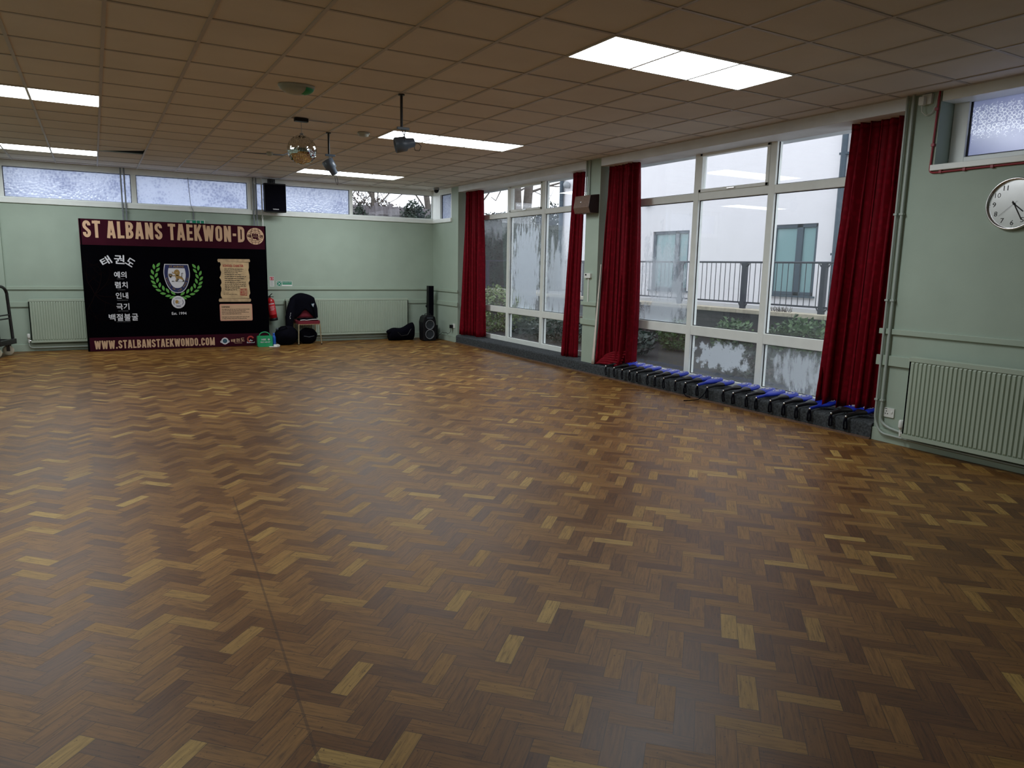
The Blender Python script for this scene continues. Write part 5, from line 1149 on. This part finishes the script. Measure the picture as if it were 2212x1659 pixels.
while y < 20.3:
    e = min(y+.62, 20.4); mb = MB(); mb.box((10.235, y+.004, .815), (10.60, e-.004, .888)); mb.build('coping_stone', 'coping_stone', gw, .006); y = e; k += 1
rl = thing('railing', 'black metal balustrade standing on the retaining wall', 'railing', (10.5, 12, .888))
mb = MB(); mb.rbox((10.472, 2.2, 1.725), (10.528, 20.3, 1.760), .012, 0, None, 1); mb.build('handrail', 'rail_paint', rl)
mb = MB(); mb.box((10.485, 2.2, .985), (10.515, 20.3, 1.015)); mb.build('bottom_rail', 'rail_paint', rl)
posts = [7.83+1.70*k for k in range(-3, 8)]
for y in posts:
    mb = MB(); mb.box((10.46, y-.045, .888), (10.54, y+.045, 1.735)); p_ = mb.build('post', 'rail_paint', rl, .004)
    mb = MB()
    for z_ in (1.70, .965):
        for sg in (-1, 1): mb.tube([(10.5, y+sg*.045, z_-.035), (10.5, y+sg*.075, z_-.02), (10.5, y+sg*.10, z_+.02)], .011, 6)
    mb.build('bracket', 'rail_paint', p_)
bal = None
for y0 in posts:
    for k in range(1, 14):
        y = y0+1.70*k/14
        if not 4.3 < y < 15.6: continue
        if bal is None:
            mb = MB(); mb.tube([(10.5, y, 1.0), (10.5, y, 1.735)], .0075, 6); bal = mb.build('baluster', 'rail_paint', rl); by0 = y
        else:
            c = bal.copy(); COL.objects.link(c); c.parent = rl; c.location = (0, y-by0, 0)
# far stretch of balusters, seen only as a line over the hedge
bd_ = thing('white_building', 'white rendered building with dark framed windows across the terrace', 'building', (12.0, 10, GZ))
def wall_with_holes(mb, x, ya, yb, za, zb, holes):
    ys = sorted({ya, yb, *[h[0] for h in holes], *[h[1] for h in holes]}); zs = sorted({za, zb, *[h[2] for h in holes], *[h[3] for h in holes]})
    for i in range(len(ys)-1):
        for j in range(len(zs)-1):
            yc, zc = (ys[i]+ys[i+1])/2, (zs[j]+zs[j+1])/2
            if any(h[0] < yc < h[1] and h[2] < zc < h[3] for h in holes): continue
            mb.box((x, ys[i], zs[j]), (x+.3, ys[i+1], zs[j+1]))
holes = [(9.17, 10.24, 1.12, 2.51), (12.62, 13.88, 1.09, 2.49)]
mb = MB(); wall_with_holes(mb, 12.0, 1.0, 18.0, .6, 7.2, holes); mb.box((12.3, 17.7, .6), (22, 18.0, 7.2)); mb.build('rendered_wall', 'render_white', bd_)
mb = MB(); mb.box((11.85, .8, 7.2), (22, 18.15, 7.4)); mb.build('roof_edge', 'anthracite', bd_)
for ya, yb, za, zb, bar in ((9.17, 10.24, 1.12, 2.51, 9.60), (12.62, 13.88, 1.09, 2.49, 13.05)):
    mb = MB(); x0_, x1_ = 12.03, 12.11
    for p, q in (((ya, za), (yb, za+.07)), ((ya, zb-.07), (yb, zb)), ((ya, za), (ya+.07, zb)), ((yb-.07, za), (yb, zb)), ((bar-.07, za), (bar+.07, zb))): mb.box((x0_, p[0], p[1]), (x1_, q[0], q[1]))
    mb.box((11.93, ya-.05, za-.035), (12.1, yb+.05, za)); fr = mb.build('window_frame', 'anthracite', bd_, .004)
    mb = MB(); mb.box((12.07, ya+.05, za+.05), (12.08, yb-.05, zb-.05)); mb.build('window_glass', 'tinted_glass', fr)
for y, w_ in ((8.70, .055), (17.88, .06)):
    mb = MB(); mb.tube([(11.92, y, GZ), (11.92, y, 7.2)], w_, 12)
    for z_ in (1.9, 3.7, 5.5): mb.box((11.92-.03, y-.08, z_), (12.0, y+.08, z_+.04))
    mb.build('downpipe', 'anthracite', bd_)
for y, z_ in ((14.09, 3.2), (17.60, 3.92)):
    mb = MB(); mb.blob((11.90, y, z_), (.10, .10, .10), 16, 10); mb.tube([(12.0, y, z_-.06), (11.92, y, z_-.06)], .03, 8); mb.build('outside_lamp', 'lamp_grey', bd_)

def leaves(mb, c, r, n, size, seed, shell=.35, up_=.3):
    rq = random.Random(seed)
    for _ in range(n):
        d = Vector((rq.gauss(0, 1), rq.gauss(0, 1), rq.gauss(0, 1))).normalized(); k = rq.uniform(1-shell, 1.05)*(1+.18*mnoise.noise(d*2.2+Vector((seed, 0, 0))))
        p = Vector((c[0]+d.x*r[0]*k, c[1]+d.y*r[1]*k, max(.03, c[2]+d.z*r[2]*k)))
        ax_ = Vector((rq.uniform(-1, 1), rq.uniform(-1, 1), rq.uniform(-.6, .6)+up_)).normalized(); s_ = size*rq.uniform(.6, 1.3)
        sd_ = ax_.cross(Vector((rq.uniform(-1, 1), rq.uniform(-1, 1), rq.uniform(-1, 1)))).normalized()
        mb.add([p, p+ax_*s_*.5+sd_*s_*.28, p+ax_*s_, p+ax_*s_*.5-sd_*s_*.28], [(0, 1, 2, 3)])
def shrub(name, label, c, r, n, size, matn, seed, core=True, cat='shrub', group='shrubs in the planting bed'):
    root = thing(name, label, cat, (c[0], c[1], .02), group)
    mb = MB(); leaves(mb, c, r, n, size, seed); mb.build('foliage', matn, root)
    mb = MB(); rq = random.Random(seed)
    for _ in range(9):
        a = rq.uniform(0, 6.28); mb.tube([(c[0]+.05*math.cos(a), c[1]+.05*math.sin(a), .02), (c[0]+r[0]*.4*math.cos(a), c[1]+r[1]*.4*math.sin(a), c[2]*.8), (c[0]+r[0]*.75*math.cos(a), c[1]+r[1]*.75*math.sin(a), c[2]+r[2]*.5)], .012, 5, 0, False, [.014, .009, .004])
    mb.build('stems', 'bark', root)
    return root
shrub('shrub', 'green shrub before the brick wall, seen in the right column of the near window', (9.70, 7.55, .42), (.38, .62, .42), 1500, .10, 'leaf_mid', 1)
shrub('shrub', 'small green shrub against the brick wall beside the near mullion', (9.78, 9.05, .36), (.32, .36, .34), 800, .11, 'leaf_mid', 2)
shrub('shrub', 'low green shrub against the brick wall, left of the bare bricks', (9.75, 10.45, .32), (.34, .42, .32), 900, .09, 'leaf_mid', 3)
shrub('shrub', 'tall loose shrub behind the misted pane beside the third curtain', (9.68, 11.95, .50), (.38, .62, .48), 1200, .09, 'leaf_brown', 4)
shrub('shrub', 'dark leafy shrub close outside the lower corner of the far window', (8.35, 10.45, .26), (.55, .75, .28), 1300, .11, 'leaf_dark', 5)
shrub('shrub', 'pale green bush seen low in the left column of the far window', (8.45, 15.3, .52), (.85, .75, .56), 2600, .09, 'leaf_pale', 6)
shrub('shrub', 'dark ground cover shrub below the middle of the near window', (8.35, 7.0, .22), (.6, 1.1, .24), 1300, .10, 'leaf_dark', 7)
shrub('shrub', 'dark ground cover shrub below the middle of the far window', (8.6, 13.0, .24), (.8, 1.2, .28), 1500, .10, 'leaf_dark', 8)
sprig = thing('weed_tuft', 'dry brown tuft growing on the coping between railing posts', 'weeds', (10.35, 8.55, .888)); mb = MB(); rq = random.Random(8)
for _ in range(46):
    y = 8.55+rq.gauss(0, .13); mb.tube([(10.36, y, .888), (10.34+rq.uniform(-.03, .03), y+rq.uniform(-.06, .06), .888+rq.uniform(.03, .10))], .004, 4, 0, False)
mb.build('stalks', 'leaf_brown', sprig)
# hedge beyond the terrace
hd = thing('hedge', 'tall dark hedge at the far end of the terrace', 'hedge', (11.6, 20.9, .7))
mb = MB(); rq = random.Random(21); mb.box((9.2, 20.75, .7), (13.9, 21.4, 3.0)); mb.build('inner_growth', 'leaf_dark', hd)
mb = MB()
for _ in range(9000):
    x, z_ = rq.uniform(9.1, 13.9), rq.uniform(.7, 3.12); y = 20.72+.09*mnoise.noise(Vector((x*2, z_*2, 0)))-rq.uniform(0, .10)
    if rq.random() < .3: y = rq.uniform(20.6, 21.4); z_ = 3.02+.10*mnoise.noise(Vector((x*2.2, y, 4)))+rq.random()**2*.26
    a = Vector((rq.uniform(-1, 1), rq.uniform(-1, 0), rq.uniform(-.5, 1))).normalized(); b_ = a.cross(Vector((rq.uniform(-1, 1), 1, rq.uniform(-1, 1)))).normalized(); s_ = rq.uniform(.05, .10); p = Vector((x, y, z_))
    mb.add([p, p+a*s_*.5+b_*s_*.3, p+a*s_, p+a*s_*.5-b_*s_*.3], [(0, 1, 2, 3)])
mb.build('foliage', 'leaf_dark', hd)
# bare trees
def branch(mb, p, d, ln, r, depth, rq, spread=.55):
    pts = [p]; q = p; dd = d.normalized(); n = 5
    for k in range(n):
        dd = (dd+Vector((rq.uniform(-1, 1), rq.uniform(-1, 1), rq.uniform(-.6, 1)))*.16).normalized(); q = q+dd*ln/n; pts.append(q)
    mb.tube(pts, r, 6, 0, False, [r*(1-.55*i/n) for i in range(n+1)])
    if depth:
        for k in (2, 3, 4, 5):
            for _ in range(1 if k < 5 else 2):
                nd = (dd+Vector((rq.uniform(-1, 1), rq.uniform(-1, 1), rq.uniform(-.5, .9)))*spread*1.6).normalized(); branch(mb, pts[k], nd, ln*.62, r*.42, depth-1, rq, spread)
def tree(label, p, trunks, seed, depth=2, name='bare_tree', ts=(.45, .6, .75, .9, 1.0), extra=()):
    root = thing(name, label, 'tree', p); rq = random.Random(seed)
    for k, (d, ln, r) in enumerate(trunks):
        mb = MB(); q = Vector(p)+Vector(d)*ln; mb.tube([p, tuple(Vector(p)+Vector(d)*ln*.5+Vector((.03, 0, 0))), tuple(q)], r, 10, 0, True, [r*1.15, r, r*.86]); mb.build('trunk', 'bark', root)
    mb = MB()
    for d, ln, r in trunks:
        for t_ in ts:
            nd = Vector((rq.uniform(-1, 1), rq.uniform(-.6, .6), rq.uniform(.1, 1.0))); branch(mb, Vector(p)+Vector(d)*ln*t_, nd, 2.4*(1.2-.5*t_), r*.30, depth, rq)
    for pts in extra: mb.tube(pts, .03, 6, 0, False, [.035, .03, .024, .018, .010][:len(pts)])
    mb.build('branches', 'bark', root); return root
LOW = (.22, .30, .36, .42, .48, .55, .65, .8, 1.0)
tree('twin-trunked tree rising behind the far window middle light', (14.22, 24.0, .75), [(Vector((-.072, 0, 1)).normalized(), 8.0, .155), (Vector((.066, 0, 1)).normalized(), 8.0, .165)], 2, 2)
tree('bare tree with thin drooping branches over the dark hedge', (12.2, 24.2, .75), [(Vector((-.02, 0, 1)), 6.5, .12)], 9, 2, ts=(.6, .8, 1.0), extra=([(12.2, 24.2, 4.9), (13.7, 24, 4.75), (13.30, 24, 4.38), (13.08, 24, 3.98), (12.88, 24, 4.10)], [(12.2, 24.2, 3.6), (12.6, 24, 4.0), (13.0, 24, 4.5), (13.2, 24, 4.9)], [(13.5, 24, 4.7), (13.65, 24, 4.45), (13.75, 24, 4.15)]))
tree('slim bare tree behind the boundary fence in the clear clerestory pane', (8.42, 24.3, 1.55), [(Vector((0, 0, 1)), 6, .06)], 4, 3, ts=LOW)
tree('forked bare tree behind the evergreen bush in the clear clerestory pane', (9.48, 24.6, 1.55), [(Vector((-.42, 0, 1)).normalized(), 4.5, .07), (Vector((.62, .1, 1)).normalized(), 4.0, .05)], 7, 2, ts=LOW)
tree('leaning pale tree at the corner end of the clear clerestory pane', (10.75, 24.2, 1.55), [(Vector((-.16, 0, 1)).normalized(), 6, .10)], 6, 2, ts=LOW)
tree('twiggy bare tree at the left end of the clear clerestory pane', (7.55, 24.8, 1.55), [(Vector((.08, 0, 1)).normalized(), 5, .06)], 15, 3, ts=LOW)
cf = thing('conifer', 'dark pointed conifer beside the corner of the white building', 'tree', (15.55, 24.2, .75)); mb = MB(); leaves(mb, (15.55, 24.2, 2.35), (.62, .62, 1.75), 3500, .16, 31, .9, .5); mb.build('foliage', 'leaf_dark', cf)
mb = MB(); mb.tube([(15.55, 24.2, .75), (15.55, 24.2, 3.9)], .07, 8, 0, True, [.09, .02]) if False else mb.tube([(15.55, 24.2, .75), (15.55, 24.2, 3.7)], .06, 8); mb.build('trunk', 'bark', cf)
shrub('evergreen_bush', 'dark evergreen bush in front of the fence in the clear clerestory pane', (9.45, 23.15, 2.73), (.46, .5, .92), 2600, .11, 'leaf_dark', 41, True, 'shrub', None)
shrub('evergreen_bush', 'small dark bush at the left end of the clear clerestory pane', (7.62, 23.2, 2.53), (.30, .4, .95), 1400, .10, 'leaf_dark', 42, True, 'shrub', None)
shrub('thicket', 'brown twiggy thicket rising behind the boundary fence', (8.9, 25.6, 2.75), (1.9, .5, 1.15), 5200, .11, 'leaf_brown', 44, True, 'shrub', None)
fn_ = thing('boundary_fence', 'weathered wooden panel fence beyond the clear clerestory pane', 'fence', (8.6, 23.9, 1.55))
for xa, xb in ((6.2, 7.32), (7.38, 8.36), (8.46, 8.86), (8.96, 10.6)):
    mb = MB(); x = xa
    while x < xb-.02: mb.box((x, 23.90, 1.55), (min(x+.105, xb), 23.915, 3.52)); x += .11
    mb.box((xa, 23.86, 3.245), (xb, 23.90, 3.285)); mb.box((xa, 23.86, 2.0), (xb, 23.90, 2.04)); mb.build('fence_panel', 'fence_wood', fn_)
for x in (7.35, 8.41, 8.91):
    mb = MB(); mb.box((x-.05, 23.84, 1.55), (x+.05, 23.94, 3.62)); mb.build('fence_post', 'fence_wood', fn_)
